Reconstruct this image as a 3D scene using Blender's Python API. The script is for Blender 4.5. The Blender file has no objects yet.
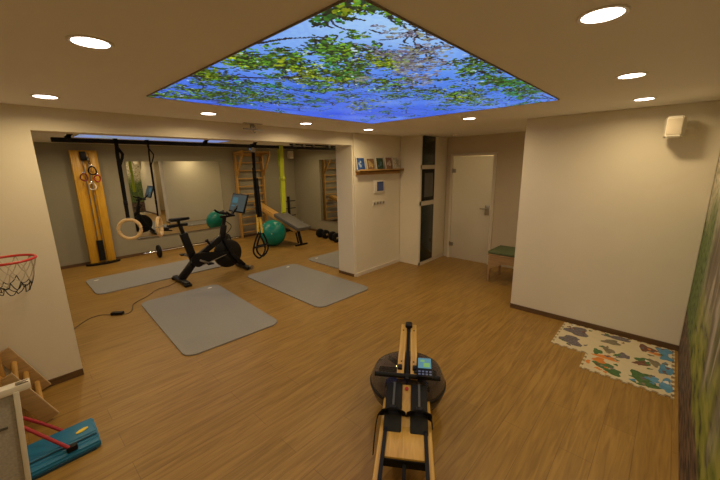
import bpy, bmesh, math, random
import numpy as np
from mathutils import Vector, Matrix, Euler
random.seed(7)
S = bpy.context.scene
COL = S.collection
PI = math.pi

# ------------------------------------------------------------------ camera
cam = bpy.data.cameras.new('camera')
cam.sensor_width = 36.0
cam.lens = 333.694 / 720 * 36.0
cam.clip_start = 0.02
co = bpy.data.objects.new('camera', cam)
COL.objects.link(co)
R_ = Vector((0.67928, -0.73371, -0.01588)); U_ = Vector((0.17007, 0.13633, 0.97595)); F_ = Vector((0.71390, 0.66565, -0.21739))
co.matrix_world = Matrix(((R_.x, U_.x, -F_.x, -4.0607), (R_.y, U_.y, -F_.y, -3.9415), (R_.z, U_.z, -F_.z, 1.9293), (0, 0, 0, 1)))
S.camera = co

# ------------------------------------------------------------------ world, exposure
w = bpy.data.worlds.new('world'); S.world = w; w.use_nodes = True
w.node_tree.nodes['Background'].inputs[0].default_value = (1.0, 0.8, 0.6, 1)
w.node_tree.nodes['Background'].inputs[1].default_value = 0.02
S.view_settings.view_transform = 'Standard'
S.view_settings.look = 'None'
S.view_settings.gamma = 1.0
S.view_settings.use_curve_mapping = False
S.view_settings.exposure = 0.0
LAMP_W = 6.15            # flux of one recessed downlight
GYM_W = 7.2
LAMP_COL = (1.0, 0.74, 0.38)
SKY_STRENGTH = 0.95
GYM_SKY_STRENGTH = 0.75

H = 2.45
# ------------------------------------------------------------------ materials
def nodes(m):
    m.use_nodes = True
    nt = m.node_tree
    return nt, nt.nodes, nt.links, nt.nodes['Principled BSDF']

def mat(name, col, rough=0.5, metal=0.0, var=0.08, scale=12.0, bump=0.0, bscale=200.0, spec=0.5, coat=0.0, stretch=None):
    m = bpy.data.materials.new(name)
    nt, N, L, P = nodes(m)
    P.inputs['Roughness'].default_value = rough
    P.inputs['Metallic'].default_value = metal
    P.inputs['Specular IOR Level'].default_value = spec
    P.inputs['Coat Weight'].default_value = coat
    tc = N.new('ShaderNodeTexCoord'); mp = N.new('ShaderNodeMapping')
    L.new(tc.outputs['Object'], mp.inputs[0])
    if stretch: mp.inputs['Scale'].default_value = stretch
    n = N.new('ShaderNodeTexNoise'); n.inputs['Scale'].default_value = scale; n.inputs['Detail'].default_value = 4
    L.new(mp.outputs[0], n.inputs['Vector'])
    r = N.new('ShaderNodeValToRGB')
    c = Vector(col)
    r.color_ramp.elements[0].color = (*(c * (1 - var)), 1); r.color_ramp.elements[0].position = 0.3
    r.color_ramp.elements[1].color = (*[min(1, v) for v in (c * (1 + var))], 1); r.color_ramp.elements[1].position = 0.7
    L.new(n.outputs[0], r.inputs[0]); L.new(r.outputs[0], P.inputs['Base Color'])
    if bump > 0:
        n2 = N.new('ShaderNodeTexNoise'); n2.inputs['Scale'].default_value = bscale
        L.new(mp.outputs[0], n2.inputs['Vector'])
        b = N.new('ShaderNodeBump'); b.inputs['Strength'].default_value = bump; b.inputs['Distance'].default_value = 0.002
        L.new(n2.outputs[0], b.inputs['Height']); L.new(b.outputs[0], P.inputs['Normal'])
    return m

def emis(name, col, strength):
    m = bpy.data.materials.new(name)
    nt, N, L, P = nodes(m)
    P.inputs['Base Color'].default_value = (0.02, 0.02, 0.02, 1)
    tc = N.new('ShaderNodeTexCoord'); n = N.new('ShaderNodeTexNoise'); n.inputs['Scale'].default_value = 25
    L.new(tc.outputs['Object'], n.inputs['Vector'])
    r = N.new('ShaderNodeValToRGB'); c = Vector(col)
    r.color_ramp.elements[0].color = (*(c * 0.85), 1); r.color_ramp.elements[1].color = (*c, 1)
    L.new(n.outputs[0], r.inputs[0]); L.new(r.outputs[0], P.inputs['Emission Color'])
    P.inputs['Emission Strength'].default_value = strength
    return m

def wood_mat(name, c1, c2, axis=0, rough=0.45, scale=6.0):
    m = bpy.data.materials.new(name)
    nt, N, L, P = nodes(m)
    P.inputs['Roughness'].default_value = rough
    tc = N.new('ShaderNodeTexCoord'); mp = N.new('ShaderNodeMapping')
    s = [9.0, 9.0, 9.0]; s[axis] = 0.7
    mp.inputs['Scale'].default_value = s
    L.new(tc.outputs['Object'], mp.inputs[0])
    n = N.new('ShaderNodeTexNoise'); n.inputs['Scale'].default_value = scale; n.inputs['Detail'].default_value = 6
    n.inputs['Distortion'].default_value = 0.6
    L.new(mp.outputs[0], n.inputs['Vector'])
    r = N.new('ShaderNodeValToRGB')
    r.color_ramp.elements[0].color = (*c1, 1); r.color_ramp.elements[0].position = 0.32
    r.color_ramp.elements[1].color = (*c2, 1); r.color_ramp.elements[1].position = 0.68
    L.new(n.outputs[0], r.inputs[0]); L.new(r.outputs[0], P.inputs['Base Color'])
    return m

def floor_mat():
    m = bpy.data.materials.new('oak_planks')
    nt, N, L, P = nodes(m)
    tc = N.new('ShaderNodeTexCoord')
    br = N.new('ShaderNodeTexBrick')
    br.inputs['Scale'].default_value = 1.0
    br.inputs['Brick Width'].default_value = 1.25
    br.inputs['Row Height'].default_value = 0.19
    br.inputs['Mortar Size'].default_value = 0.0022
    br.inputs['Mortar Smooth'].default_value = 0.6
    br.offset = 0.37
    br.inputs['Color1'].default_value = (0.315, 0.183, 0.042, 1)
    br.inputs['Color2'].default_value = (0.345, 0.203, 0.050, 1)
    br.inputs['Mortar'].default_value = (0.20, 0.11, 0.037, 1)
    L.new(tc.outputs['Object'], br.inputs['Vector'])
    mp = N.new('ShaderNodeMapping'); mp.inputs['Scale'].default_value = (1.1, 14, 1)
    L.new(tc.outputs['Object'], mp.inputs[0])
    n = N.new('ShaderNodeTexNoise'); n.inputs['Scale'].default_value = 2.2; n.inputs['Detail'].default_value = 8; n.inputs['Distortion'].default_value = 1.0
    L.new(mp.outputs[0], n.inputs['Vector'])
    r = N.new('ShaderNodeValToRGB')
    r.color_ramp.elements[0].color = (0.76, 0.72, 0.66, 1); r.color_ramp.elements[0].position = 0.33
    r.color_ramp.elements[1].color = (1.14, 1.14, 1.12, 1); r.color_ramp.elements[1].position = 0.68
    L.new(n.outputs[0], r.inputs[0])
    mx = N.new('ShaderNodeMix'); mx.data_type = 'RGBA'; mx.blend_type = 'MULTIPLY'; mx.inputs[0].default_value = 1
    L.new(br.outputs['Color'], mx.inputs[6]); L.new(r.outputs[0], mx.inputs[7])
    L.new(mx.outputs[2], P.inputs['Base Color'])
    P.inputs['Roughness'].default_value = 0.42
    P.inputs['Specular IOR Level'].default_value = 0.4
    b = N.new('ShaderNodeBump'); b.inputs['Strength'].default_value = 0.05; b.inputs['Distance'].default_value = 0.002
    L.new(n.outputs[0], b.inputs['Height']); L.new(b.outputs[0], P.inputs['Normal'])
    return m

def mural_mat():
    """forest photo wallpaper: pale birch sky and trunks above, ferns and mossy bark below"""
    m = bpy.data.materials.new('forest_wallpaper')
    nt, N, L, P = nodes(m)
    P.inputs['Roughness'].default_value = 0.7
    tc = N.new('ShaderNodeTexCoord')
    sp = N.new('ShaderNodeSeparateXYZ'); L.new(tc.outputs['Object'], sp.inputs[0])
    def noise(sc, s, d=5, dist=0.0):
        mp = N.new('ShaderNodeMapping'); mp.inputs['Scale'].default_value = sc
        L.new(tc.outputs['Object'], mp.inputs[0])
        n = N.new('ShaderNodeTexNoise'); n.inputs['Scale'].default_value = s; n.inputs['Detail'].default_value = d
        n.inputs['Distortion'].default_value = dist
        L.new(mp.outputs[0], n.inputs['Vector']); return n.outputs[0]
    def ramp(src, stops):
        r = N.new('ShaderNodeValToRGB'); e = r.color_ramp.elements
        while len(e) < len(stops): e.new(0.5)
        for k, (p, c) in enumerate(stops): e[k].position = p; e[k].color = (*c, 1)
        L.new(src, r.inputs[0]); return r.outputs[0]
    def mix(f, a, b):
        x = N.new('ShaderNodeMix'); x.data_type = 'RGBA'; L.new(f, x.inputs[0]); L.new(a, x.inputs[6]); L.new(b, x.inputs[7]); return x.outputs[2]
    def math_(op, a, b):
        x = N.new('ShaderNodeMath'); x.operation = op
        for k, v in enumerate((a, b)):
            if isinstance(v, (int, float)): x.inputs[k].default_value = v
            else: L.new(v, x.inputs[k])
        return x.outputs[0]
    trunks = ramp(noise((0.9, 1, 0.35), 3.6, 8, 0.3), [(0.34, (0.06, 0.045, 0.03)), (0.45, (0.20, 0.17, 0.12)), (0.54, (0.46, 0.42, 0.34)), (0.66, (0.12, 0.12, 0.05))])
    bark = ramp(noise((0.9, 1, 5), 6, 8), [(0.38, (0.02, 0.014, 0.009)), (0.62, (0.20, 0.125, 0.08))])
    moss = ramp(noise((0.7, 1, 2.2), 5, 9), [(0.36, (0.03, 0.04, 0.012)), (0.46, (0.20, 0.24, 0.03)), (0.62, (0.33, 0.34, 0.06))])
    leaf = ramp(noise((4, 1, 4), 4, 8), [(0.35, (0.03, 0.06, 0.015)), (0.62, (0.16, 0.24, 0.06))])
    pale = ramp(noise((5, 1, 5), 3, 7), [(0.36, (0.16, 0.2, 0.08)), (0.47, (0.52, 0.47, 0.36)), (0.7, (0.72, 0.66, 0.52))])
    hn = math_('ADD', sp.outputs[2], math_('MULTIPLY', noise((1.6, 1, 0.8), 2.2, 4), 1.1))
    # heights (object origin on the floor)
    f1 = N.new('ShaderNodeMapRange'); f1.inputs[1].default_value = 1.25; f1.inputs[2].default_value = 1.6; L.new(hn, f1.inputs[0])
    f2 = N.new('ShaderNodeMapRange'); f2.inputs[1].default_value = 1.9; f2.inputs[2].default_value = 2.3; L.new(hn, f2.inputs[0])
    right = mix(f1.outputs[0], moss, trunks)          # the mossy trunk stretch
    left = mix(f1.outputs[0], leaf, mix(f2.outputs[0], leaf, pale))
    fx = N.new('ShaderNodeMapRange'); fx.inputs[1].default_value = -0.75; fx.inputs[2].default_value = -0.35; L.new(sp.outputs[0], fx.inputs[0])
    body = mix(fx.outputs[0], right, left)
    # dark root bark low beside the corner
    wob = math_('ADD', sp.outputs[2], math_('MULTIPLY', noise((2, 1, 2), 2.0, 5), 0.22))
    fb = N.new('ShaderNodeMapRange'); fb.inputs[1].default_value = 0.60; fb.inputs[2].default_value = 0.54; L.new(wob, fb.inputs[0])
    L.new(mix(fb.outputs[0], body, bark), P.inputs['Base Color'])
    return m

M = {}
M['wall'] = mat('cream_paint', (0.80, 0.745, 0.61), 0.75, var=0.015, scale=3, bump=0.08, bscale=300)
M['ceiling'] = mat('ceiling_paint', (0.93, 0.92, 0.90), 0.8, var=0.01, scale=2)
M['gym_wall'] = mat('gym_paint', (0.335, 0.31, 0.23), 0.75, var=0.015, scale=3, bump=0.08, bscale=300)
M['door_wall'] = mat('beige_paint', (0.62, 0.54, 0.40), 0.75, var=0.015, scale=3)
M['floor'] = floor_mat()
M['mural'] = mural_mat()
M['skirting'] = wood_mat('brown_skirting', (0.10, 0.055, 0.025), (0.16, 0.09, 0.04), 0)
M['skirting_y'] = wood_mat('brown_skirting_side', (0.10, 0.055, 0.025), (0.16, 0.09, 0.04), 1)
M['white'] = mat('white_lacquer', (0.72, 0.66, 0.55), 0.4, var=0.02)
M['white_plastic'] = mat('white_plastic', (0.78, 0.74, 0.64), 0.4, var=0.02)
M['mat'] = mat('grey_foam', (0.285, 0.275, 0.255), 0.85, var=0.05, scale=60, bump=0.3, bscale=500)
M['black'] = mat('black_plastic', (0.006, 0.006, 0.007), 0.45, var=0.2, spec=0.25)
M['black_metal'] = mat('black_steel', (0.007, 0.007, 0.008), 0.38, var=0.2, spec=0.3)
M['rubber'] = mat('black_rubber', (0.009, 0.009, 0.009), 0.6, var=0.2, spec=0.25)
M['web'] = mat('black_webbing', (0.007, 0.007, 0.008), 0.8, var=0.3, scale=120, spec=0.2)
M['chrome'] = mat('chrome', (0.75, 0.74, 0.72), 0.18, 1.0, var=0.03)
M['steel'] = mat('brushed_steel', (0.42, 0.40, 0.37), 0.35, 1.0, var=0.06)
M['beech'] = wood_mat('beech_wood', (0.50, 0.28, 0.07), (0.66, 0.39, 0.11), 2)
M['beech_y'] = wood_mat('beech_wood_rail', (0.50, 0.28, 0.07), (0.64, 0.38, 0.11), 1)
M['beech_x'] = wood_mat('beech_wood_rung', (0.42, 0.24, 0.07), (0.56, 0.33, 0.10), 0)
M['ash'] = wood_mat('ash_wood', (0.50, 0.29, 0.06), (0.68, 0.42, 0.10), 0, 0.35, 4.0)
M['pine'] = wood_mat('light_ring_wood', (0.72, 0.50, 0.24), (0.82, 0.60, 0.32), 0, 0.4)
M['yellow_board'] = wood_mat('yellow_varnished_board', (0.64, 0.34, 0.025), (0.78, 0.44, 0.04), 2, 0.35)
M['ply'] = wood_mat('birch_ply', (0.40, 0.25, 0.10), (0.52, 0.33, 0.14), 0)
M['ply_edge'] = wood_mat('ply_edge', (0.58, 0.42, 0.22), (0.66, 0.5, 0.28), 0)
M['teal'] = mat('teal_vinyl', (0.0, 0.235, 0.19), 0.35, var=0.06)
M['blue'] = mat('blue_plastic', (0.005, 0.175, 0.36), 0.42, var=0.06)
M['navy'] = mat('dark_blue_plastic', (0.006, 0.06, 0.11), 0.45, var=0.06)
M['red'] = mat('red_rubber', (0.42, 0.02, 0.03), 0.5, var=0.06)
M['rim_red'] = mat('red_enamel', (0.60, 0.03, 0.02), 0.35, var=0.06)
M['lime'] = mat('lime_latex', (0.52, 0.60, 0.02), 0.6, var=0.05)
M['yellow'] = mat('yellow_webbing', (0.72, 0.48, 0.06), 0.7, var=0.06)
M['logo_yellow'] = mat('yellow_print', (0.85, 0.65, 0.05), 0.5, var=0.02)
M['pad'] = mat('grey_vinyl', (0.125, 0.118, 0.112), 0.55, var=0.06)
M['dark_glass'] = mat('dark_glass', (0.012, 0.022, 0.022), 0.12, var=0.2, scale=2)
M['niche'] = mat('grey_panel', (0.10, 0.10, 0.095), 0.3, var=0.05)
M['green'] = mat('green_cushion', (0.11, 0.14, 0.065), 0.85, var=0.1, scale=60)
M['wicker'] = wood_mat('stool_wood', (0.33, 0.21, 0.10), (0.44, 0.29, 0.14), 1)
M['oak_shelf'] = wood_mat('oak_shelf', (0.40, 0.22, 0.06), (0.54, 0.32, 0.10), 0)
M['mesh_grey'] = mat('grey_mesh', (0.46, 0.44, 0.41), 0.8, var=0.15, scale=90)
M['net'] = mat('white_net', (0.60, 0.53, 0.42), 0.8, var=0.05)
M['net_black'] = mat('black_net', (0.02, 0.02, 0.02), 0.8, var=0.05)
M['cord'] = mat('brown_cord', (0.09, 0.06, 0.03), 0.5, var=0.1)
M['frame_black'] = mat('panel_edge', (0.22, 0.19, 0.15), 0.5, var=0.1)
M['maroon'] = mat('maroon_strap', (0.20, 0.02, 0.03), 0.6, var=0.1)
M['cuff_white'] = mat('white_strap', (0.75, 0.7, 0.62), 0.6, var=0.05)
M['pale_tag'] = mat('pale_print', (0.78, 0.76, 0.70), 0.5, var=0.02)
M['screen'] = emis('dark_lit_screen', (0.06, 0.075, 0.07), 0.8)
M['screen_mark'] = emis('screen_picture', (0.06, 0.15, 0.17), 0.8)
M['lcd'] = emis('lcd_blue', (0.10, 0.27, 0.34), 0.8)
M['lcd_mark'] = emis('lcd_digits', (0.20, 0.42, 0.10), 0.9)
M['wall_screen'] = emis('wall_display', (0.03, 0.033, 0.045), 0.6)

M['wall_screen_mark'] = emis('wall_display_bars', (0.05, 0.05, 0.075), 0.7)
for k_ in ('wall_screen', 'wall_screen_mark', 'screen', 'screen_mark'):
    M[k_].node_tree.nodes['Principled BSDF'].inputs['Roughness'].default_value = 0.7; M[k_].node_tree.nodes['Principled BSDF'].inputs['Specular IOR Level'].default_value = 0.12
M['lamp'] = emis('lamp_diffuser', (1.0, 0.86, 0.72), 12.0)
mm = bpy.data.materials.new('mirror_glass'); nt, N, L, P = nodes(mm)
P.inputs['Metallic'].default_value = 1; P.inputs['Roughness'].default_value = 0.01; P.inputs['Base Color'].default_value = (0.80, 0.82, 0.80, 1)
M['mirror'] = mm
mm = bpy.data.materials.new('frosted_glass'); nt, N, L, P = nodes(mm)
P.inputs['Base Color'].default_value = (0.82, 0.80, 0.76, 1); P.inputs['Roughness'].default_value = 0.5; P.inputs['Transmission Weight'].default_value = 0.55
P.inputs['IOR'].default_value = 1.3
tc = N.new('ShaderNodeTexCoord'); nz = N.new('ShaderNodeTexNoise'); nz.inputs['Scale'].default_value = 400
bp = N.new('ShaderNodeBump'); bp.inputs['Strength'].default_value = 0.1; L.new(tc.outputs['Object'], nz.inputs['Vector']); L.new(nz.outputs[0], bp.inputs['Height']); L.new(bp.outputs[0], P.inputs['Normal'])
M['frosted'] = mm
mm = bpy.data.materials.new('smoked_tank'); nt, N, L, P = nodes(mm)
P.inputs['Base Color'].default_value = (0.62, 0.53, 0.44, 1); P.inputs['Roughness'].default_value = 0.05; P.inputs['Transmission Weight'].default_value = 0.95
P.inputs['IOR'].default_value = 1.25
M['tank'] = mm
mm = bpy.data.materials.new('tank_water'); nt, N, L, P = nodes(mm)
P.inputs['Base Color'].default_value = (0.15, 0.12, 0.095, 1); P.inputs['Roughness'].default_value = 0.16; P.inputs['Specular IOR Level'].default_value = 0.3
tc = N.new('ShaderNodeTexCoord'); nz = N.new('ShaderNodeTexNoise'); nz.inputs['Scale'].default_value = 14
bp = N.new('ShaderNodeBump'); bp.inputs['Strength'].default_value = 0.5; bp.inputs['Distance'].default_value = 0.02
L.new(tc.outputs['Object'], nz.inputs['Vector']); L.new(nz.outputs[0], bp.inputs['Height']); L.new(bp.outputs[0], P.inputs['Normal'])
M['water'] = mm

# ------------------------------------------------------------------ mesh helpers
class MB:
    def __init__(s): s.bm = bmesh.new(); s.mi = 0; s.mats = []
    def use(s, m):
        if m not in s.mats: s.mats.append(m)
        s.mi = s.mats.index(m); return s
    def _paint(s, vs):
        fs = set()
        for v in vs:
            for f in v.link_faces: fs.add(f)
        for f in fs: f.material_index = s.mi
    def box(s, c, d, rot=None, bev=0.0, seg=2):
        r = bmesh.ops.create_cube(s.bm, size=1.0)
        vs = r['verts']
        mtx = Matrix.Translation(Vector(c)) @ ((rot if isinstance(rot, Matrix) else Euler(rot).to_matrix()).to_4x4() if rot is not None else Matrix.Identity(4)) @ Matrix.Diagonal((*d, 1))
        bmesh.ops.transform(s.bm, matrix=mtx, verts=vs)
        s._paint(vs)
        if bev > 0:
            es = set(e for v in vs for e in v.link_edges)
            q = bmesh.ops.bevel(s.bm, geom=list(es), offset=bev, segments=seg, affect='EDGES', profile=0.5)
            for f in q['faces']: f.material_index = s.mi
        return s
    def bar(s, a, b, wd, th, up=(0, 0, 1), bev=0.0):
        """rectangular bar from a to b, wd across, th along 'up'"""
        a, b = Vector(a), Vector(b); x = (b - a).normalized(); z = Vector(up); z = (z - x * z.dot(x))
        if z.length < 1e-4: z = Vector((0, 1, 0)); z = z - x * z.dot(x)
        z.normalize(); y = z.cross(x)
        return s.box((a + b) / 2, ((b - a).length, wd, th), Matrix((x, y, z)).transposed(), bev)
    def cyl(s, a, b, r, r2=None, n=20):
        a, b = Vector(a), Vector(b); dz = (b - a)
        q = bmesh.ops.create_cone(s.bm, cap_ends=True, segments=n, radius1=r, radius2=r if r2 is None else r2, depth=dz.length)
        mtx = Matrix.Translation((a + b) / 2) @ dz.to_track_quat('Z', 'Y').to_matrix().to_4x4()
        bmesh.ops.transform(s.bm, matrix=mtx, verts=q['verts']); s._paint(q['verts']); return s
    def tube(s, pts, r, n=10, closed=False, flat=None, up=(0, 0, 1)):
        """swept tube; flat=(w,t) gives a strap cross-section"""
        pts = [Vector(p) for p in pts]; k = len(pts); rings = []
        for i, p in enumerate(pts):
            if closed: t = pts[(i + 1) % k] - pts[i - 1]
            else: t = pts[min(i + 1, k - 1)] - pts[max(i - 1, 0)]
            t.normalize(); z = Vector(up); z = z - t * z.dot(t)
            if z.length < 1e-3: z = Vector((0.3, 1, 0.2)); z = z - t * z.dot(t)
            z.normalize(); y = z.cross(t); ring = []
            if flat:
                for (a, b) in ((-1, -1), (1, -1), (1, 1), (-1, 1)):
                    ring.append(s.bm.verts.new(p + y * a * flat[0] / 2 + z * b * flat[1] / 2))
            else:
                rr = r[i] if isinstance(r, (list, tuple)) else r
                for j in range(n):
                    ang = 2 * PI * j / n
                    ring.append(s.bm.verts.new(p + y * math.cos(ang) * rr + z * math.sin(ang) * rr))
            rings.append(ring)
        m = len(rings[0])
        for i in range(k if closed else k - 1):
            A, B = rings[i], rings[(i + 1) % k]
            for j in range(m):
                f = s.bm.faces.new((A[j], A[(j + 1) % m], B[(j + 1) % m], B[j])); f.material_index = s.mi
        if not closed:
            for ring in (rings[0][::-1], rings[-1]):
                f = s.bm.faces.new(ring); f.material_index = s.mi
        return s
    def lathe(s, prof, c=(0, 0, 0), n=40, rot=None):
        """prof [(r,z)...] about z"""
        rot = rot or Matrix.Identity(3); c = Vector(c); rings = []
        for (r, z) in prof:
            if r < 1e-5: rings.append([s.bm.verts.new(c + rot @ Vector((0, 0, z)))])
            else: rings.append([s.bm.verts.new(c + rot @ Vector((r * math.cos(2 * PI * j / n), r * math.sin(2 * PI * j / n), z))) for j in range(n)])
        for A, B in zip(rings[:-1], rings[1:]):
            for j in range(n):
                k = (j + 1) % n
                if len(A) == 1 and len(B) == 1: continue
                if len(A) == 1: f = s.bm.faces.new((A[0], B[k], B[j]))
                elif len(B) == 1: f = s.bm.faces.new((A[j], A[k], B[0]))
                else: f = s.bm.faces.new((A[j], A[k], B[k], B[j]))
                f.material_index = s.mi
        return s
    def prism(s, poly, z0, z1, mtx=None, topmat=None):
        mtx = mtx or Matrix.Identity(4)
        a = [s.bm.verts.new(mtx @ Vector((x, y, z0))) for x, y in poly]; b = [s.bm.verts.new(mtx @ Vector((x, y, z1))) for x, y in poly]
        k = len(poly); f = s.bm.faces.new(b); f.material_index = s.mi; f = s.bm.faces.new(a[::-1]); f.material_index = s.mi
        for i in range(k):
            f = s.bm.faces.new((a[i], a[(i + 1) % k], b[(i + 1) % k], b[i])); f.material_index = s.mi
        return s
    def build(s, name, material=None, parent=None, smooth=True, loc=None):
        bmesh.ops.recalc_face_normals(s.bm, faces=s.bm.faces[:])
        me = bpy.data.meshes.new(name); s.bm.to_mesh(me); s.bm.free()
        for m in (s.mats if s.mats else [material]): me.materials.append(M[m] if isinstance(m, str) else m)
        if smooth:
            me.shade_smooth()
            me.set_sharp_from_angle(angle=math.radians(35))
        o = bpy.data.objects.new(name, me); COL.objects.link(o)
        if parent: o.parent = parent
        if loc is not None: o.location = loc
        return o

def tag(o, label, cat, group=None, kind=None):
    o['label'] = label; o['category'] = cat
    if group: o['group'] = group
    if kind: o['kind'] = kind
    return o
def thing(name, label, cat, loc=(0, 0, 0), rz=0.0, group=None):
    o = bpy.data.objects.new(name, None); COL.objects.link(o); o.location = loc; o.rotation_euler = (0, 0, rz)
    o.empty_display_size = 0.1
    return tag(o, label, cat, group)
def copy_tree(o, parent=None):
    c = o.copy(); COL.objects.link(c)
    if parent: c.parent = parent
    for ch in list(o.children): copy_tree(ch, c)
    return c
def struct(name, mb, m=None, parent=None, smooth=False):
    o = mb.build(name, m, parent, smooth)
    if parent is None: o['kind'] = 'structure'
    return o
def rrect(w_, h_, r, n=8):
    pts = []
    for cx, cy, a0 in ((w_/2-r, h_/2-r, 0), (-w_/2+r, h_/2-r, 90), (-w_/2+r, -h_/2+r, 180), (w_/2-r, -h_/2+r, 270)):
        for i in range(n + 1):
            a = math.radians(a0 + 90 * i / n); pts.append((cx + r * math.cos(a), cy + r * math.sin(a)))
    return pts
def bez(p, n=12):
    """catmull-rom through p"""
    p = [Vector(q) for q in p]; out = []
    for i in range(len(p) - 1):
        a, b, c, d = p[max(i-1, 0)], p[i], p[i+1], p[min(i+2, len(p)-1)]
        for k in range(n):
            t = k / n
            out.append(0.5 * ((2*b) + (c-a)*t + (2*a-5*b+4*c-d)*t*t + (3*b-a-3*c+d)*t**3))
    out.append(p[-1]); return out

def area_lamp(name, loc, size, power, col, parent=None):
    l = bpy.data.lights.new(name, 'AREA'); l.shape = 'DISK'; l.size = size; l.energy = power; l.color = col; l.spread = math.radians(165)
    o = bpy.data.objects.new(name, l); COL.objects.link(o); o.location = loc
    if parent: o.parent = parent
    return o

# ------------------------------------------------------------------ setting
b = MB().box((-1.1, 0.3, -0.05), (9.6, 9.4, 0.1)); struct('floor', b, 'floor')
b = MB().box((-1.4, 0.3, H + 0.05), (8.4, 9.4, 0.1)); struct('ceiling', b, 'ceiling')
# left wall with the wide opening into the gym
b = MB(); b.box((-4.545, 0.18, H/2), (1.51, 0.36, H)); b.box((-1.895, 0.11, (2.2585+H)/2), (3.79, 0.22, H-2.2585))
b.box((0.012, 0.19, H/2), (0.024, 0.38, H))
b.box((1.145, 0.17, H/2), (2.25, 0.40, H), bev=0.004)
struct('wall_left', b, 'wall')
b = MB(); b.box((-4.52, -0.007, 0.032), (1.46, 0.014, 0.064)); struct('baseboard_left', b, 'skirting')
b = MB(); b.box((-0.007, 0.19, 0.025), (0.014, 0.38, 0.05)); struct('baseboard_reveal', b, 'skirting_y')
b = MB(); b.box((0.66, -0.037, 0.03), (1.28, 0.014, 0.06)); struct('baseboard_shelf', b, 'white')
# right stub wall
b = MB(); b.box((0.521, (-2.5264-4.2158)/2, H/2), (0.12, 4.2158-2.5264, H), bev=0.006); struct('wall_right', b, 'wall')
b = MB(); b.box((0.454, (-2.53-4.2158)/2, 0.03), (0.014, 4.2158-2.53, 0.06)); struct('baseboard_right', b, 'skirting_y')
# mural wall (origin on the floor under the room corner)
b = MB(); b.box((-2.45, -0.06, H/2), (5.82, 0.12, H)); o = struct('wall_mural', b, 'mural'); o.location = (0, -4.2158, 0)
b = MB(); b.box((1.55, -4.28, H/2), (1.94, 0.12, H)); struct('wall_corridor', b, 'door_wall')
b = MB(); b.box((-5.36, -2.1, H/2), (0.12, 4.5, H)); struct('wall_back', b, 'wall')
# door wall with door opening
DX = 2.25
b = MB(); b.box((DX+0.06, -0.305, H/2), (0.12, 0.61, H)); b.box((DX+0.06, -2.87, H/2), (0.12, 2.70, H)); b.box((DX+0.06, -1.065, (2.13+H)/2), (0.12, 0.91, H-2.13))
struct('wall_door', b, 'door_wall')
# hallway seen through the frosted pane
b = MB(); b.box((3.62, -1.0, H/2), (0.1, 2.2, H)); b.box((3.0, 0.1, H/2), (1.26, 0.1, H)); b.box((3.0, -2.1, H/2), (1.26, 0.1, H)); b.box((3.05, -1.0, H+0.05), (1.5, 2.3, 0.1))
struct('wall_hallway', b, 'wall')
area_lamp('added_hallway_fill', (2.95, -1.0, H-0.02), 0.18, 11.0, LAMP_COL)  # added fill light, out of view, brightens the frosted pane from behind
# gym shell
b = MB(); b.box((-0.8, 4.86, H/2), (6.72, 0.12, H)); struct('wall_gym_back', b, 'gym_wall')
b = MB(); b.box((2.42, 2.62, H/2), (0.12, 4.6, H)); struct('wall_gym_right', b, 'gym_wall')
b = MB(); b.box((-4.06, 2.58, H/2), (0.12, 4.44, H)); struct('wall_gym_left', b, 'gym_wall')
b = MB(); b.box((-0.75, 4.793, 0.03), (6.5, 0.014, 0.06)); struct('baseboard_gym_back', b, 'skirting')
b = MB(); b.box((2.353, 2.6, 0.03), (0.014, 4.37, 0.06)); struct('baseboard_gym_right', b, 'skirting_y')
# door
d = struct('door_1', MB().box((DX-0.004, -0.635, 1.065), (0.05, 0.055, 2.13)).box((DX-0.004, -1.495, 1.065), (0.05, 0.055, 2.13)).box((DX-0.004, -1.065, 2.105), (0.05, 0.81, 0.05)), 'white')
MB().box((DX-0.012, -1.065, 1.04), (0.012, 0.80, 2.06), bev=0.002).build('frosted_pane', 'frosted', d)
hd = MB().box((DX-0.026, -1.405, 1.06), (0.016, 0.085, 0.19), bev=0.004).build('lock_plate', 'steel', d)
MB().cyl((DX-0.03, -1.41, 1.09), (DX-0.075, -1.41, 1.09), 0.011).cyl((DX-0.07, -1.415, 1.09), (DX-0.07, -1.28, 1.09), 0.010).build('handle', 'steel', hd)
for z in (1.80, 0.30): MB().box((DX-0.026, -0.685, z), (0.016, 0.09, 0.075), bev=0.004).cyl((DX-0.028, -0.66, z-0.05), (DX-0.028, -0.66, z+0.05), 0.010).build('hinge', 'steel', d)

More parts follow.
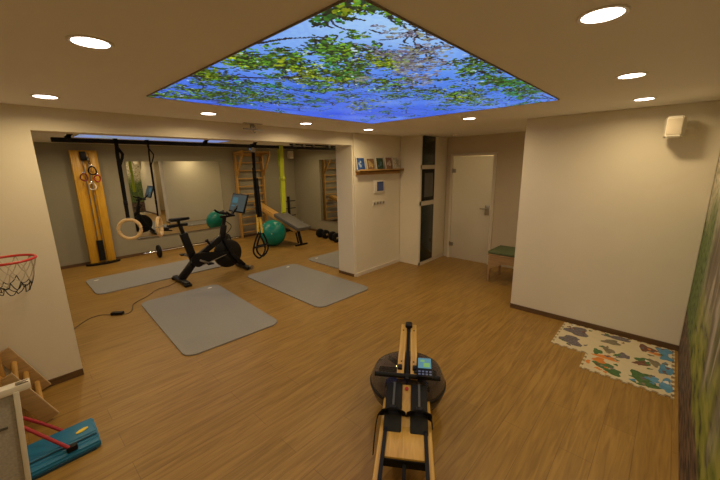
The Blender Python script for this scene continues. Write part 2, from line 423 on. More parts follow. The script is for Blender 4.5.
# ------------------------------------------------------------------ luminous sky ceilings
def sky_image(nu, nv, clusters, branches, seed, leaf=0.0068, scatter=420, pale=0.0):
    """paint the printed tree-top photograph: numpy canvas nu x nv (u along X, v along -Y)"""
    rg = np.random.RandomState(seed)
    u = (np.arange(nu) + 0.5)[:, None] / nu; v = (np.arange(nv) + 0.5)[None, :] / nv
    U = np.broadcast_to(u, (nu, nv)); V = np.broadcast_to(v, (nu, nv))
    deep = np.array([0.045, 0.13, 0.80]); mid = np.array([0.09, 0.26, 0.86]); light = np.array([0.34, 0.58, 0.93])
    t = np.clip((V * 0.9 + (1 - U) * 0.45 - 0.30) / 0.75, 0, 1)[..., None]
    img = deep * (1 - t) + mid * t
    hz = np.exp(-(((U - 0.13) / 0.16) ** 2 + ((V - 0.99) / 0.11) ** 2))[..., None] * 0.9 + 0.55 * np.exp(-(((U - 0.03) / 0.10) ** 2 + ((V - 0.86) / 0.14) ** 2))[..., None]
    hz = np.clip(hz, 0, 1); img = img * (1 - hz) + light * hz
    # cloudy mottling
    for k in range(90):
        cu, cv, s = rg.rand(), rg.rand(), rg.uniform(0.03, 0.1)
        g = np.exp(-(((U - cu) / s) ** 2 + ((V - cv) / (s * 0.8)) ** 2))[..., None]
        img = img + g * rg.uniform(-0.03, 0.05) * np.array([1, 1.6, 1.0])
    img = np.clip(img, 0.005, 1)
    pal = {'g': [(0.04, 0.15, 0.015), (0.09, 0.28, 0.02), (0.02, 0.06, 0.012), (0.18, 0.42, 0.03), (0.012, 0.025, 0.016), (0.03, 0.10, 0.02), (0.012, 0.03, 0.02)],
           'd': [(0.010, 0.04, 0.012), (0.02, 0.11, 0.02), (0.008, 0.016, 0.012), (0.05, 0.22, 0.03), (0.03, 0.30, 0.05)],
           'y': [(0.24, 0.38, 0.01), (0.38, 0.46, 0.02), (0.10, 0.22, 0.01), (0.03, 0.07, 0.01), (0.012, 0.03, 0.012)],
           'm': [(0.16, 0.15, 0.20), (0.22, 0.24, 0.16), (0.10, 0.08, 0.14), (0.25, 0.30, 0.40)]}
    def stamp(cu, cv, ra, rb, ang, c):
        i0, i1 = int((cu - ra) * nu) - 1, int((cu + ra) * nu) + 2; j0, j1 = int((cv - ra * 1.2) * nv) - 1, int((cv + ra * 1.2) * nv) + 2
        i0, j0, i1, j1 = max(i0, 0), max(j0, 0), min(i1, nu), min(j1, nv)
        if i1 <= i0 or j1 <= j0: return
        x = U[i0:i1, j0:j1] - cu; y = (V[i0:i1, j0:j1] - cv) * 0.84
        a = x * math.cos(ang) + y * math.sin(ang); bb = -x * math.sin(ang) + y * math.cos(ang)
        img[i0:i1, j0:j1][(a / ra) ** 2 + (bb / rb) ** 2 < 1] = c
    for br, wd in branches:
        pts = bez([(p[0], p[1], 0) for p in br], 40)
        for k, p in enumerate(pts):
            f = 1 - 0.6 * k / len(pts)
            stamp(p.x + rg.normal() * 0.0012, p.y + rg.normal() * 0.0012, wd * f, wd * f, 0, (0.010, 0.010, 0.016))
    for (cu, cv, ax, ay, bx, by, n, p) in clusters:      # fine dark twigs inside every spray of leaves
        for k in range(9):
            s0, q0, an = rg.normal() * 0.7, rg.normal() * 0.7, rg.uniform(0, PI); ln = rg.uniform(0.02, 0.06)
            for f in np.linspace(-1, 1, 26): stamp(cu + ax*s0 + bx*q0 + math.cos(an)*ln*f, cv + ay*s0 + by*q0 + math.sin(an)*ln*f + 0.006*math.sin(4*f), 0.0022, 0.0022, 0, (0.012, 0.014, 0.014))
    for (cu, cv, ax, ay, bx, by, n, p) in clusters:
        sprays = []
        for k in range(max(4, int(n / 11))):
            s, q = rg.normal() * 0.85, rg.normal() * 0.85
            sprays.append((cu + ax * s + bx * q, cv + ay * s + by * q, rg.uniform(0.010, 0.030), rg.uniform(0.006, 0.016), rg.normal() * 0.9 + 0.7, rg.uniform(0.45, 1.35)))
        for k in range(int(n * 2.6)):
            su, sv, ra, rb, an, lum = sprays[rg.randint(len(sprays))]
            e1, e2 = rg.normal() * ra, rg.normal() * rb
            pu, pv = su + e1 * math.cos(an) - e2 * math.sin(an), sv + e1 * math.sin(an) + e2 * math.cos(an)
            c = np.array(pal[p][rg.randint(len(pal[p]))]) * rg.uniform(0.7, 1.3) * lum * 0.9
            if rg.rand() < 0.008: c = np.array([0.5, 0.65, 0.75])
            r0 = leaf * rg.uniform(0.45, 1.1)
            stamp(pu, pv, r0, r0 * rg.uniform(0.4, 0.7), rg.uniform(0, PI), c)
    for k in range(int(scatter)):
        cu, cv = rg.rand(), rg.rand()
        if rg.rand() < (cv - 0.6) * 2.2 and cu < 0.5: continue
        c = np.array(pal['gdmy'[rg.randint(4)]][rg.randint(4)]); r0 = leaf * rg.uniform(0.35, 0.8)
        for q in range(3): stamp(cu + rg.normal() * 0.012, cv + rg.normal() * 0.012, r0, r0 * 0.5, rg.uniform(0, PI), c)
    return img * (1 - pale) + np.array([0.50, 0.60, 0.66]) * pale

def sky_panel(name, label, x0, x1, y0, y1, nu, nv, clusters, branches, seed, strength, z=H - 0.006, pale=0.0):
    t = thing(name, label, 'ceiling panel', ((x0+x1)/2, (y0+y1)/2, z))
    img = sky_image(nu, nv, clusters, branches, seed, pale=pale)
    W_, L_ = x1 - x0, y1 - y0
    gx = np.linspace(-W_/2, W_/2, nu + 1); gy = np.linspace(L_/2, -L_/2, nv + 1)
    vs = [(x, y, 0.0) for x in gx for y in gy]
    k = nv + 1
    fs = [(i*k+j, i*k+j+1, (i+1)*k+j+1, (i+1)*k+j) for i in range(nu) for j in range(nv)]
    me = bpy.data.meshes.new('printed_sheet'); me.from_pydata(vs, [], fs)
    at = me.color_attributes.new('print', 'FLOAT_COLOR', 'CORNER')
    c4 = np.ones((nu*nv, 4, 4), dtype=np.float32); c4[:, :, :3] = img.reshape(-1, 1, 3)
    at.data.foreach_set('color', c4.ravel())
    m = bpy.data.materials.new(name + '_print'); nt, N, L, P = nodes(m)
    P.inputs['Base Color'].default_value = (0.05, 0.05, 0.05, 1); P.inputs['Roughness'].default_value = 0.5
    a = N.new('ShaderNodeAttribute'); a.attribute_name = 'print'
    tc = N.new('ShaderNodeTexCoord'); n = N.new('ShaderNodeTexNoise'); n.inputs['Scale'].default_value = 40
    L.new(tc.outputs['Object'], n.inputs['Vector'])
    mx = N.new('ShaderNodeMix'); mx.data_type = 'RGBA'; mx.blend_type = 'OVERLAY'; mx.inputs[0].default_value = 0.25
    L.new(a.outputs['Color'], mx.inputs[6]); L.new(n.outputs[0], mx.inputs[7]); L.new(mx.outputs[2], P.inputs['Emission Color'])
    P.inputs['Emission Strength'].default_value = strength
    me.materials.append(m)
    o = bpy.data.objects.new('printed_sheet', me); COL.objects.link(o); o.parent = t
    b = MB(); e = 0.004
    for sx in (-1, 1): b.box((sx*(W_/2+e/2), 0, 0.002), (e, L_+2*e, 0.008))
    for sy in (-1, 1): b.box((0, sy*(L_/2+e/2), 0.002), (W_, e, 0.008))
    b.build('edge_frame', 'frame_black', t, False)
    return t

CL = [(0.033,0.094,0.036,0.043,0.032,-0.105,260,'g'),(0.101,0.190,0.040,0.043,0.040,-0.120,300,'g'),(0.189,0.224,0.048,0.048,0.044,-0.101,300,'g'),
(0.282,0.276,0.040,0.043,0.044,-0.086,220,'g'),(0.133,0.382,0.056,0.062,0.036,-0.077,160,'d'),(0.045,0.411,0.020,0.019,0.016,-0.043,120,'g'),
(0.017,0.607,0.012,0.014,0.016,-0.034,90,'y'),(0.061,0.617,0.020,0.024,0.024,-0.043,200,'g'),(0.105,0.660,0.020,0.019,0.028,-0.043,160,'g'),
(0.013,0.439,0.008,0.010,0.008,-0.029,50,'y'),(0.153,0.641,0.016,0.014,0.020,-0.029,70,'y'),(0.117,0.808,0.020,0.024,0.020,-0.029,200,'g'),
(0.177,0.760,0.020,0.024,0.040,-0.048,160,'g'),(0.258,0.693,0.020,0.024,0.032,-0.038,120,'d'),(0.250,0.612,0.028,0.029,0.028,-0.034,90,'y'),
(0.326,0.665,0.028,0.029,0.032,-0.034,120,'g'),(0.189,0.569,0.016,0.019,0.020,-0.034,60,'y'),(0.390,0.506,0.040,0.048,0.048,-0.058,90,'g'),
(0.286,0.511,0.020,0.029,0.036,-0.053,110,'g'),(0.254,0.828,0.020,0.019,0.024,-0.019,110,'y'),(0.278,0.875,0.024,0.029,0.040,-0.034,140,'m'),
(0.242,0.938,0.020,0.024,0.032,-0.024,60,'m'),(0.378,0.784,0.036,0.043,0.040,-0.034,100,'m'),(0.181,0.866,0.008,0.010,0.016,-0.010,16,'m'),
(0.021,0.952,0.008,0.010,0.008,-0.014,40,'y'),(0.037,1.000,0.016,0.019,0.012,-0.014,50,'g'),(0.145,0.981,0.016,0.019,0.028,-0.019,36,'m'),
(0.017,0.923,0.004,0.005,0.008,-0.014,16,'d'),(0.418,0.967,0.020,0.029,0.064,-0.034,170,'g'),(0.582,0.952,0.032,0.038,0.092,-0.043,260,'d'),
(0.815,0.957,0.048,0.048,0.104,-0.038,260,'d'),(0.610,0.837,0.040,0.043,0.108,-0.058,240,'g'),(0.683,0.737,0.040,0.043,0.080,-0.048,120,'y'),
(0.771,0.641,0.060,0.062,0.076,-0.053,120,'g'),(0.835,0.799,0.064,0.067,0.096,-0.048,180,'g'),(0.691,0.967,0.032,0.034,0.084,-0.034,120,'d'),
(0.570,0.425,0.036,0.038,0.060,-0.062,90,'y'),(0.594,0.564,0.044,0.048,0.056,-0.053,90,'g'),(0.815,0.372,0.076,0.077,0.068,-0.062,80,'g'),
(0.434,0.185,0.052,0.058,0.052,-0.081,60,'d'),(0.526,0.703,0.044,0.048,0.060,-0.043,70,'g'),(0.871,0.157,0.048,0.048,0.052,-0.053,50,'d'),
(0.402,0.018,0.068,0.067,0.040,-0.077,60,'d'),(0.201,0.085,0.044,0.048,0.024,-0.062,80,'d'),(0.434,0.684,0.028,0.029,0.040,-0.038,40,'g'),
(0.450,0.353,0.036,0.043,0.048,-0.067,50,'g')]
BR = [([(-0.003,0.372),(0.069,0.439),(0.149,0.511),(0.181,0.578),(0.217,0.66),(0.221,0.732),(0.262,0.789),(0.35,0.904)],0.0065),
([(0.001,0.722),(0.025,0.789),(0.069,0.852)],0.0038),([(0.225,0.722),(0.169,0.775),(0.117,0.818)],0.0045),([(0.181,0.535),(0.27,0.569),(0.314,0.598)],0.0045),
([(0.242,0.713),(0.35,0.602)],0.0045),([(0.622,0.765),(0.755,0.708),(0.839,0.713)],0.008),([(-0.003,0.037),(0.101,0.056),(0.234,0.123)],0.009),
([(0.45,0.957),(0.719,0.957),(0.987,0.991)],0.006)]
sky_panel('sky_ceiling_panel', 'large backlit ceiling panel printed with blue sky and green tree tops above the rowing machine', -3.2024, -0.7083, -3.1398, -1.0532, 440, 368, CL, BR, 3, SKY_STRENGTH)
rc = np.random.RandomState(5)
CL2 = [(rc.rand(), rc.uniform(0, 1), 0.05, 0.02, -0.02, 0.05, 60, 'gdy'[rc.randint(3)]) for k in range(12)] + [(rc.uniform(0, 0.5), rc.uniform(0, 0.25), 0.06, 0.02, -0.02, 0.05, 60, 'gm'[rc.randint(2)]) for k in range(5)]
sky_panel('sky_ceiling_panel', 'backlit sky panel on the gym ceiling, glimpsed above the black rail', -3.1, -0.77, 0.95, 3.15, 90, 85, CL2, [([(0, 0.4), (0.5, 0.5), (0.9, 0.4)], 0.01)], 8, GYM_SKY_STRENGTH, pale=0.45)

# ------------------------------------------------------------------ downlights
def downlight_proto(power):
    t = bpy.data.objects.new('ceiling_downlight', None); COL.objects.link(t); t.empty_display_size = 0.1
    MB().lathe([(0.066, 0), (0.066, -0.004), (0.078, -0.006), (0.082, -0.003), (0.082, 0)], n=36).build('trim_ring', 'white_plastic', t)
    MB().lathe([(0, 0.001), (0.066, 0.001), (0.066, -0.003), (0, -0.003)], n=36).build('diffuser', 'lamp', t)
    area_lamp('lamp_light', (0, 0, -0.008), 0.12, power, LAMP_COL, t)
    return t
def place(proto, used, loc, label, group):
    o = copy_tree(proto) if used else proto
    o.location = loc; tag(o, label, 'ceiling light', group); return o
p = downlight_proto(LAMP_W)
for k, (x, y, lab) in enumerate([
    (-3.69, -2.08, 'round white downlight in the ceiling left of the sky panel, largest on the left'),
    (-3.71, -0.55, 'round white downlight in the ceiling above the left pier of the gym opening'),
    (-2.53, -0.52, 'round white downlight in the ceiling left of the hook over the gym opening'),
    (-1.32, -0.50, 'round white downlight in the ceiling over the lime band, right of the hook'),
    (-0.17, -0.52, 'round white downlight in the ceiling in front of the picture shelf'),
    (-0.15, -2.08, 'round white downlight in the ceiling in front of the frosted glass door'),
    (-2.46, -3.67, 'round white downlight in the ceiling right of the sky panel, largest on the right'),
    (-1.26, -3.66, 'round white downlight second from the right wall in the mural side row'),
    (-0.15, -3.66, 'round white downlight in the ceiling just above the white wall speaker'),
    (-3.69, -3.66, 'round white downlight in the ceiling directly above the viewpoint'),
    (1.38, -3.10, 'added unseen downlight in the corridor ceiling behind the right wall, brightening the door wall')]):  # corridor entry is an added unseen light that lifts the door wall
    place(p, k > 0, (x, y, H), lab, 'recessed downlights around the sky ceiling')
p = downlight_proto(GYM_W)
for k, (x, y, lab) in enumerate([
    (-3.15, 3.50, 'small downlight on the gym ceiling over the yellow pulley board'),
    (-2.50, 3.62, 'small downlight on the gym ceiling over the left part of the mirror'),
    (-1.42, 3.70, 'small downlight on the gym ceiling over the middle of the mirror'),
    (-0.42, 3.62, 'small downlight on the gym ceiling over the right end of the mirror'),
    (1.45, 3.55, 'small downlight on the gym ceiling over the wall bars'),
    (1.75, 2.00, 'small downlight on the gym ceiling over the dumbbells'),
    (0.80, 0.85, 'small downlight on the gym ceiling over the mat by the jamb'),
    (-3.50, 1.40, 'small downlight on the gym ceiling behind the left pier')]):
    place(p, k > 0, (x, y, H), lab, 'recessed downlights of the gym')

# ------------------------------------------------------------------ cabinets
t = thing('tall_cabinet', 'tall cream built-in cabinet with dark glass fronts, nearer the picture shelf', 'cabinet', (1.54, -0.272, 0))
b = MB().box((0, 0.01, 1.225), (0.478, 0.45, 2.445)); b.box((0, 0, 0.03), (0.476, 0.47, 0.06)); b.build('carcass', 'wall', t, False)
b = MB(); 
for (z0, z1) in ((0.0, 0.06), (1.17, 1.25), (1.85, 1.92)): b.box((0, -0.229, (z0+z1)/2), (0.478, 0.022, z1-z0))
b.box((-0.229, -0.229, 1.225), (0.02, 0.022, 2.445)).build('face_frame', 'white', t, False)
for nm, z0, z1 in (('lower_glass_front', 0.07, 1.165), ('upper_glass_front', 1.925, 2.44)):
    MB().box((0.012, -0.229, (z0+z1)/2), (0.44, 0.022, z1-z0), bev=0.003).build(nm, 'dark_glass', t)
o = MB().box((0.012, -0.229, 1.55), (0.44, 0.022, 0.59), bev=0.003).build('built_in_appliance', 'black', t)
MB().box((0.03, -0.2415, 1.55), (0.30, 0.004, 0.45), bev=0.001).build('grey_window', 'niche', o)
t = thing('tall_cabinet', 'plain cream full height cupboard between the dark glass cabinet and the door', 'cabinet', (2.01, -0.272, 0))
MB().box((0, 0.01, 1.225), (0.455, 0.45, 2.445)).build('carcass', 'wall', t, False)
MB().box((0, -0.229, 1.26), (0.45, 0.022, 2.37), bev=0.003).build('door', 'wall', t)
MB().box((0, -0.22, 0.035), (0.45, 0.03, 0.07)).build('plinth', 'white', t)

# ------------------------------------------------------------------ picture shelf, cards, panels
t = thing('picture_shelf', 'narrow oak picture ledge on the cream wall under five framed pictures', 'shelf', (0.66, -0.03, 1.835))
MB().box((0, -0.055, 0.0), (1.22, 0.11, 0.018), bev=0.002).build('shelf_board', 'oak_shelf', t)
MB().box((0, -0.104, 0.012), (1.22, 0.012, 0.042), bev=0.002).build('front_lip', 'oak_shelf', t)
MB().box((0, -0.008, -0.03), (1.22, 0.016, 0.06), bev=0.002).build('back_rail', 'oak_shelf', t)
pics = [(0.14, 0.225, (0.03, 0.09, 0.32), (0.35, 0.45, 0.6), 'small white framed picture in bright blue, leftmost on the oak ledge'),
        (0.39, 0.215, (0.28, 0.16, 0.08), (0.55, 0.42, 0.18), 'small white framed picture in brown and yellow on the oak ledge'),
        (0.64, 0.225, (0.03, 0.08, 0.05), (0.12, 0.20, 0.25), 'small white framed picture in dark green at the middle of the oak ledge'),
        (0.90, 0.235, (0.30, 0.17, 0.11), (0.62, 0.52, 0.42), 'small white framed picture with a brown oval shape on the oak ledge'),
        (1.13, 0.235, (0.62, 0.58, 0.50), (0.42, 0.40, 0.36), 'pale nearly white framed picture, rightmost on the oak ledge')]
for k, (x, hh, c1, c2, lab) in enumerate(pics):
    t = thing('framed_picture', lab, 'picture', (x, -0.085, 1.845), 0, 'framed pictures on the oak ledge')
    rx = -0.16
    rm = Euler((rx, 0, 0)).to_matrix()
    b = MB()
    b.box(rm @ Vector((0, 0, hh/2)), (0.205, 0.012, hh), rm, 0.002); b.build('frame', 'white_plastic', t, loc=(0, 0, 0.001))
    m1 = mat('print_a%d' % k, c1, 0.5, var=0.5, scale=25); m2 = mat('print_b%d' % k, c2, 0.5, var=0.4, scale=40)
    b = MB(); b.use(m1).box(rm @ Vector((0, -0.0075, hh/2)), (0.178, 0.003, hh-0.028), rm)
    b.use(m2)
    for q in range(5):
        cx_, cz_ = random.uniform(-.05, .05), hh*random.uniform(.3, .72)
        b.lathe([(0, -0.0005), (random.uniform(.018, .034), -0.0005), (0.015, 0.0008+0.0001*q), (0, 0.0008+0.0001*q)], rm @ Vector((cx_, -0.0095, cz_)), 14, rm @ Matrix.Rotation(PI/2, 3, 'X'))
    b.build('printed_image', None, t, False)
t = thing('wall_control_panel', 'white framed wall control display under the oak picture ledge', 'control panel', (0.66, -0.03, 1.555))
MB().box((0, -0.012, 0), (0.30, 0.024, 0.225), bev=0.008).build('housing', 'white_plastic', t)
b = MB().use('wall_screen').box((0.01, -0.025, 0.005), (0.18, 0.003, 0.165)).use('wall_screen_mark')
for k in range(4): b.box((-0.05+0.04*k, -0.0268, 0.0), (0.018, 0.001, 0.12))
b.build('display', None, t, False)
for k in range(4):
    t = thing('light_switch', ['leftmost', 'second from left', 'third from left', 'rightmost'][k] + ' white switch in the row of four under the wall display', 'switch', (0.52+0.085*k, -0.03, 1.265), 0, 'switches under the wall display')
    MB().box((0, -0.006, 0), (0.08, 0.012, 0.08), bev=0.003).build('cover_plate', 'white_plastic', t)
    MB().box((0, -0.014, -0.004), (0.05, 0.008, 0.046), (0.10, 0, 0), 0.002).build('rocker', 'steel', t)

# ------------------------------------------------------------------ ceiling hook on the header
t = thing('suspension_hook', 'steel suspension bracket with hook fixed below the ceiling above the gym opening', 'hook', (-1.82, -0.11, H))
b = MB(); b.box((0, 0, -0.004), (0.24, 0.05, 0.008), bev=0.002); b.box((0, 0.02, -0.03), (0.05, 0.01, 0.05)); b.build('mount_plate', 'steel', t)
b = MB(); b.tube([(0.03*math.cos(a), 0, -0.05+0.03*math.sin(a)) for a in np.linspace(0, 2*PI, 20, endpoint=False)], 0.006, 8, True); b.build('eye_ring', 'steel', t)
b = MB(); b.bar((-0.13, 0.0, -0.07), (0.13, 0.0, -0.075), 0.02, 0.012); b.tube([(0, 0, -0.075), (0, 0, -0.095), (0.015, 0, -0.11), (0.03, 0, -0.10)], 0.005, 8); b.build('spreader_bar', 'steel', t)

t = thing('smoke_detector', 'small round smoke detector on the corridor ceiling in front of the cabinets', 'smoke detector', (1.70, -0.95, H))
MB().lathe([(0, -0.035), (0.03, -0.035), (0.045, -0.02), (0.05, 0), (0, 0)], n=28).build('housing', 'white_plastic', t)
MB().lathe([(0, -0.038), (0.008, -0.038), (0.008, -0.034), (0, -0.034)], n=12).build('test_button', 'steel', t)

# ------------------------------------------------------------------ mirrors
t = thing('wall_mirror', 'large square frameless mirror on the back wall of the gym behind the bike', 'mirror', (-1.055, 4.79, 1.25))
MB().box((0, -0.005, 0), (2.05, 0.008, 1.70)).build('mirror_pane', 'mirror', t, False)
MB().box((0, -0.006, -0.857), (2.06, 0.014, 0.014)).build('bottom_rail', 'steel', t, False)
t = thing('wall_mirror', 'tall mirror on the right gym wall reflecting the wooden wall bars', 'mirror', (2.35, 2.96, 1.25))
MB().box((-0.005, 0, 0), (0.008, 1.24, 1.72)).build('mirror_pane', 'mirror', t, False)
MB().box((-0.006, 0, -0.865), (0.014, 1.25, 0.014)).build('bottom_rail', 'steel', t, False)

# ------------------------------------------------------------------ wall bars
t = thing('wall_bars', 'wooden wall bars ladder with pull-up top on the back gym wall', 'wall bars', (0.79, 4.72, 0))
for sx in (-0.40, 0.40):
    MB().box((sx, 0.0, 1.17), (0.035, 0.12, 2.34), bev=0.005).build('upright', 'beech', t)
for k in range(10):
    z = 0.14 + 0.213 * k
    MB().box((0, 0.0, z), (0.77, 0.028, 0.038), bev=0.010).build('rung', 'beech_x', t)
for sx in (-0.40, 0.40):
    b = MB(); b.bar((sx, -0.06, 2.30), (sx, -0.44, 2.33), 0.034, 0.07, bev=0.004); b.bar((sx, -0.05, 1.72), (sx, -0.42, 2.28), 0.034, 0.06, bev=0.004)
    b.build('pull_up_arm', 'beech_y', t)
MB().cyl((-0.39, -0.40, 2.33), (0.39, -0.40, 2.33), 0.018).build('pull_up_bar', 'beech_x', t)
MB().box((0, 0.02, 2.27), (0.77, 0.03, 0.09), bev=0.004).build('top_board', 'beech_x', t)

# ------------------------------------------------------------------ inclined bench hooked on the wall bars
t = thing('incline_bench', 'wooden incline bench with grey pad hooked on the wall bars, behind the teal ball', 'bench', (0.92, 2.72, 0))
b = MB()
for sx in (-0.11, 0.11): b.bar((sx, 1.94, 0.90), (sx, 0.05, 0.36), 0.035, 0.075, bev=0.005)
b.bar((-0.11, 0.55, 0.50), (0.11, 0.55, 0.50), 0.05, 0.03); b.build('side_rails', 'beech_y', t)
MB().bar((0, 1.92, 0.945), (0, 0.70, 0.60), 0.20, 0.03, bev=0.004).build('wood_board', 'beech_y', t)
b = MB(); b.bar((0, 0.86, 0.71), (0, -0.16, 0.43), 0.40, 0.10, bev=0.028); b.build('pad', 'pad', t)
b = MB(); b.bar((0, 0.10, 0.36), (0, 0.0, 0.03), 0.05, 0.05); b.bar((-0.07, 0.12, 0.36), (-0.07, 0.02, 0.05), 0.03, 0.03); b.build('leg', 'black_metal', t)
MB().box((0, 0.0, 0.018), (0.36, 0.05, 0.036), bev=0.006).build('foot_bar', 'rubber', t)

# ------------------------------------------------------------------ weight rack
t = thing('weight_rack', 'black steel post with horizontal pegs standing by the back wall behind the grey bench', 'weight rack', (1.86, 4.5, 0))
MB().box((0, 0, 0.535), (0.06, 0.06, 1.05), bev=0.004).build('post', 'black_metal', t)
MB().box((0, 0, 0.02), (0.46, 0.05, 0.04)).box((0, 0, 0.02), (0.06, 0.44, 0.04)).build('base', 'black_metal', t)
for z in (0.92, 0.70, 0.48, 0.26):
    MB().cyl((-0.24, 0, z), (0.24, 0, z), 0.013).build('peg', 'black_metal', t)

# ------------------------------------------------------------------ gym ball
t = thing('exercise_ball', 'shiny teal exercise ball on the gym floor left of the bench', 'ball', (0.45, 3.25, 0))
b = MB(); prof = []
for k in range(0, 61):
    a = -PI/2 + PI*k/60; rr = 0.325*math.cos(a); zz = 0.322*math.sin(a) + 0.322
    if k in (0, 60): rr = 0
    if 12 < k < 48 and k % 4 == 0: rr -= 0.002
    prof.append((max(rr, 0), max(zz, 0.0)))
b.lathe(prof, n=64); b.build('shell', 'teal', t)
MB().cyl((-0.19, -0.26, 0.36), (-0.192, -0.263, 0.36), 0.012).build('valve_plug', 'white_plastic', t)

# ------------------------------------------------------------------ dumbbells and barbell
def dumbbell(loc, rz, lab):
    t = thing('dumbbell', lab, 'dumbbell', loc, rz, 'dumbbells on the gym floor')
    MB().cyl((-0.2, 0, 0.125), (0.2, 0, 0.125), 0.014).build('handle', 'chrome', t)
    X = Matrix.Rotation(PI/2, 3, 'Y')
    for s in (-1, 1):
        h = MB().lathe([(0, -0.035), (0.105, -0.035), (0.122, -0.022), (0.122, 0.022), (0.105, 0.035), (0, 0.035)], (s*0.13, 0, 0.122), 28, X).build('weight_plate', 'rubber', t)
        MB().lathe([(0, -0.012), (0.03, -0.012), (0.03, 0.012), (0, 0.012)], (s*0.185, 0, 0.122), 16, X).build('star_collar', 'chrome', h)
    return t
dumbbell((1.83, 2.95, 0), math.radians(85), 'black dumbbell lying furthest from the jamb along the right gym wall')
dumbbell((1.74, 2.38, 0), math.radians(70), 'black dumbbell lying nearest the white jamb, half hidden by it')
t = thing('barbell', 'long chrome barbell with small black discs lying along the foot of the mirror', 'barbell', (-1.04, 4.25, 0))
MB().cyl((-1.1, 0, 0.142), (1.1, 0, 0.142), 0.014).build('bar', 'chrome', t)
X = Matrix.Rotation(PI/2, 3, 'Y')
for s in (-1, 1):
    pl = MB().lathe([(0.016, -0.025), (0.13, -0.025), (0.142, -0.012), (0.142, 0.012), (0.13, 0.025), (0.016, 0.025)], (s*0.8, 0, 0.142), 32, X).build('weight_plate', 'rubber', t)
    MB().lathe([(0.016, -0.015), (0.03, -0.015), (0.03, 0.015), (0.016, 0.015)], (s*0.85, 0, 0.14), 18, X).build('collar', 'chrome', pl)

# ------------------------------------------------------------------ pulley board
t = thing('pulley_trainer', 'tall yellow wooden pulley trainer board standing against the back gym wall', 'pulley trainer', (-2.785, 4.62, 0))
MB().box((0, 0.06, 1.16), (0.43, 0.06, 2.30), bev=0.006).build('back_board', 'yellow_board', t)
for s in (-1, 1): MB().box((s*0.145, 0.015, 1.16), (0.135, 0.035, 2.24), bev=0.006).build('front_panel', 'yellow_board', t)
MB().cyl((0.035, -0.02, 0.04), (0.035, -0.02, 2.2), 0.011).cyl((-0.035, 0.0, 0.04), (-0.035, 0.0, 2.2), 0.009).build('guide_rods', 'steel', t)
b = MB()
for k in range(14): b.box((-0.01, -0.005, 0.10+0.03*k), (0.10, 0.07, 0.027), bev=0.002)
b.build('weight_stack', 'rubber', t)
MB().box((-0.02, -0.02, 2.20), (0.09, 0.10, 0.17), bev=0.01).build('pulley_housing', 'black', t)
MB().lathe([(0, -0.02), (0.05, -0.02), (0.04, 0), (0.05, 0.02), (0, 0.02)], (0.045, -0.07, 2.13), 20, Matrix.Rotation(PI/2, 3, 'Y')).build('pulley_wheel', 'steel', t)
b = MB(); b.prism([(0.30*math.cos(a), -0.15*math.sin(a)) for a in np.linspace(0, PI, 24)], 0.0, 0.035, Matrix.Translation((0, 0.06, 0))); b.build('base_plate', 'black_metal', t)
MB().tube([(0.045, -0.075, 2.10), (0.045, -0.075, 2.04)], 0.006).build('pull_rope', 'web', t)
def loop(nm, lab, mt, c, r, tilt, grp, n=22):
    t = thing(nm, lab, 'strap', c, 0, grp)
    pts = [(r*math.cos(a), -0.04+0.035*math.sin(a*2+tilt), -r*1.15+1.25*r*math.sin(a)) for a in np.linspace(0, 2*PI, n, endpoint=False)]
    MB().tube(pts, 0.012, 8, True).build('loop', mt, t)
    MB().box((0, -0.04, 0.02), (0.045, 0.03, 0.035), bev=0.005).build('clip', 'chrome', t)
loop('strap_handle', 'black looped strap hanging highest on the yellow pulley board', 'web', (-2.72, 4.51, 1.99), 0.062, 0.3, 'straps hanging on the pulley board')
loop('strap_handle', 'maroon looped strap hanging left on the yellow pulley board', 'maroon', (-2.865, 4.51, 1.86), 0.055, 1.0, 'straps hanging on the pulley board')
loop('strap_handle', 'white cuff loop hanging at the middle of the yellow pulley board', 'cuff_white', (-2.765, 4.51, 1.68), 0.055, 0.0, 'straps hanging on the pulley board')
loop('strap_handle', 'red and white cuff loop hanging right on the yellow pulley board', 'red', (-2.66, 4.51, 1.82), 0.05, 2.0, 'straps hanging on the pulley board')

# ------------------------------------------------------------------ yoga mats
def yoga_mat(cx, cy, w_, l_, rz, lab, tagpos):
    t = thing('exercise_mat', lab, 'exercise mat', (cx, cy, 0), rz, 'grey exercise mats')
    MB().prism(rrect(w_, l_, 0.13, 10), 0, 0.015).build('foam_sheet', 'mat', t)
    b = MB(); b.prism([(tagpos[0]+0.035*math.cos(a), tagpos[1]+0.022*math.sin(a)) for a in np.linspace(0, 2*PI, 16, endpoint=False)], 0.0152, 0.0162); b.build('printed_tag', 'pale_tag', t)
yoga_mat(-2.41, 0.52, 1.12, 2.06, math.radians(-3.0), 'grey exercise mat lying nearest, across the gym threshold beside the cord', (0.40, 0.90))
yoga_mat(-0.755, 0.455, 1.06, 2.12, math.radians(-1.0), 'grey exercise mat lying between the bike and the white jamb', (0.30, 0.93))
yoga_mat(-2.23, 2.99, 2.08, 1.06, math.radians(0.0), 'long grey exercise mat lying behind the bike along the mirror', (-0.90, 0.36))
yoga_mat(1.18, 1.02, 2.08, 1.05, math.radians(-1.0), 'grey exercise mat mostly hidden behind the white jamb', (-0.85, 0.40))

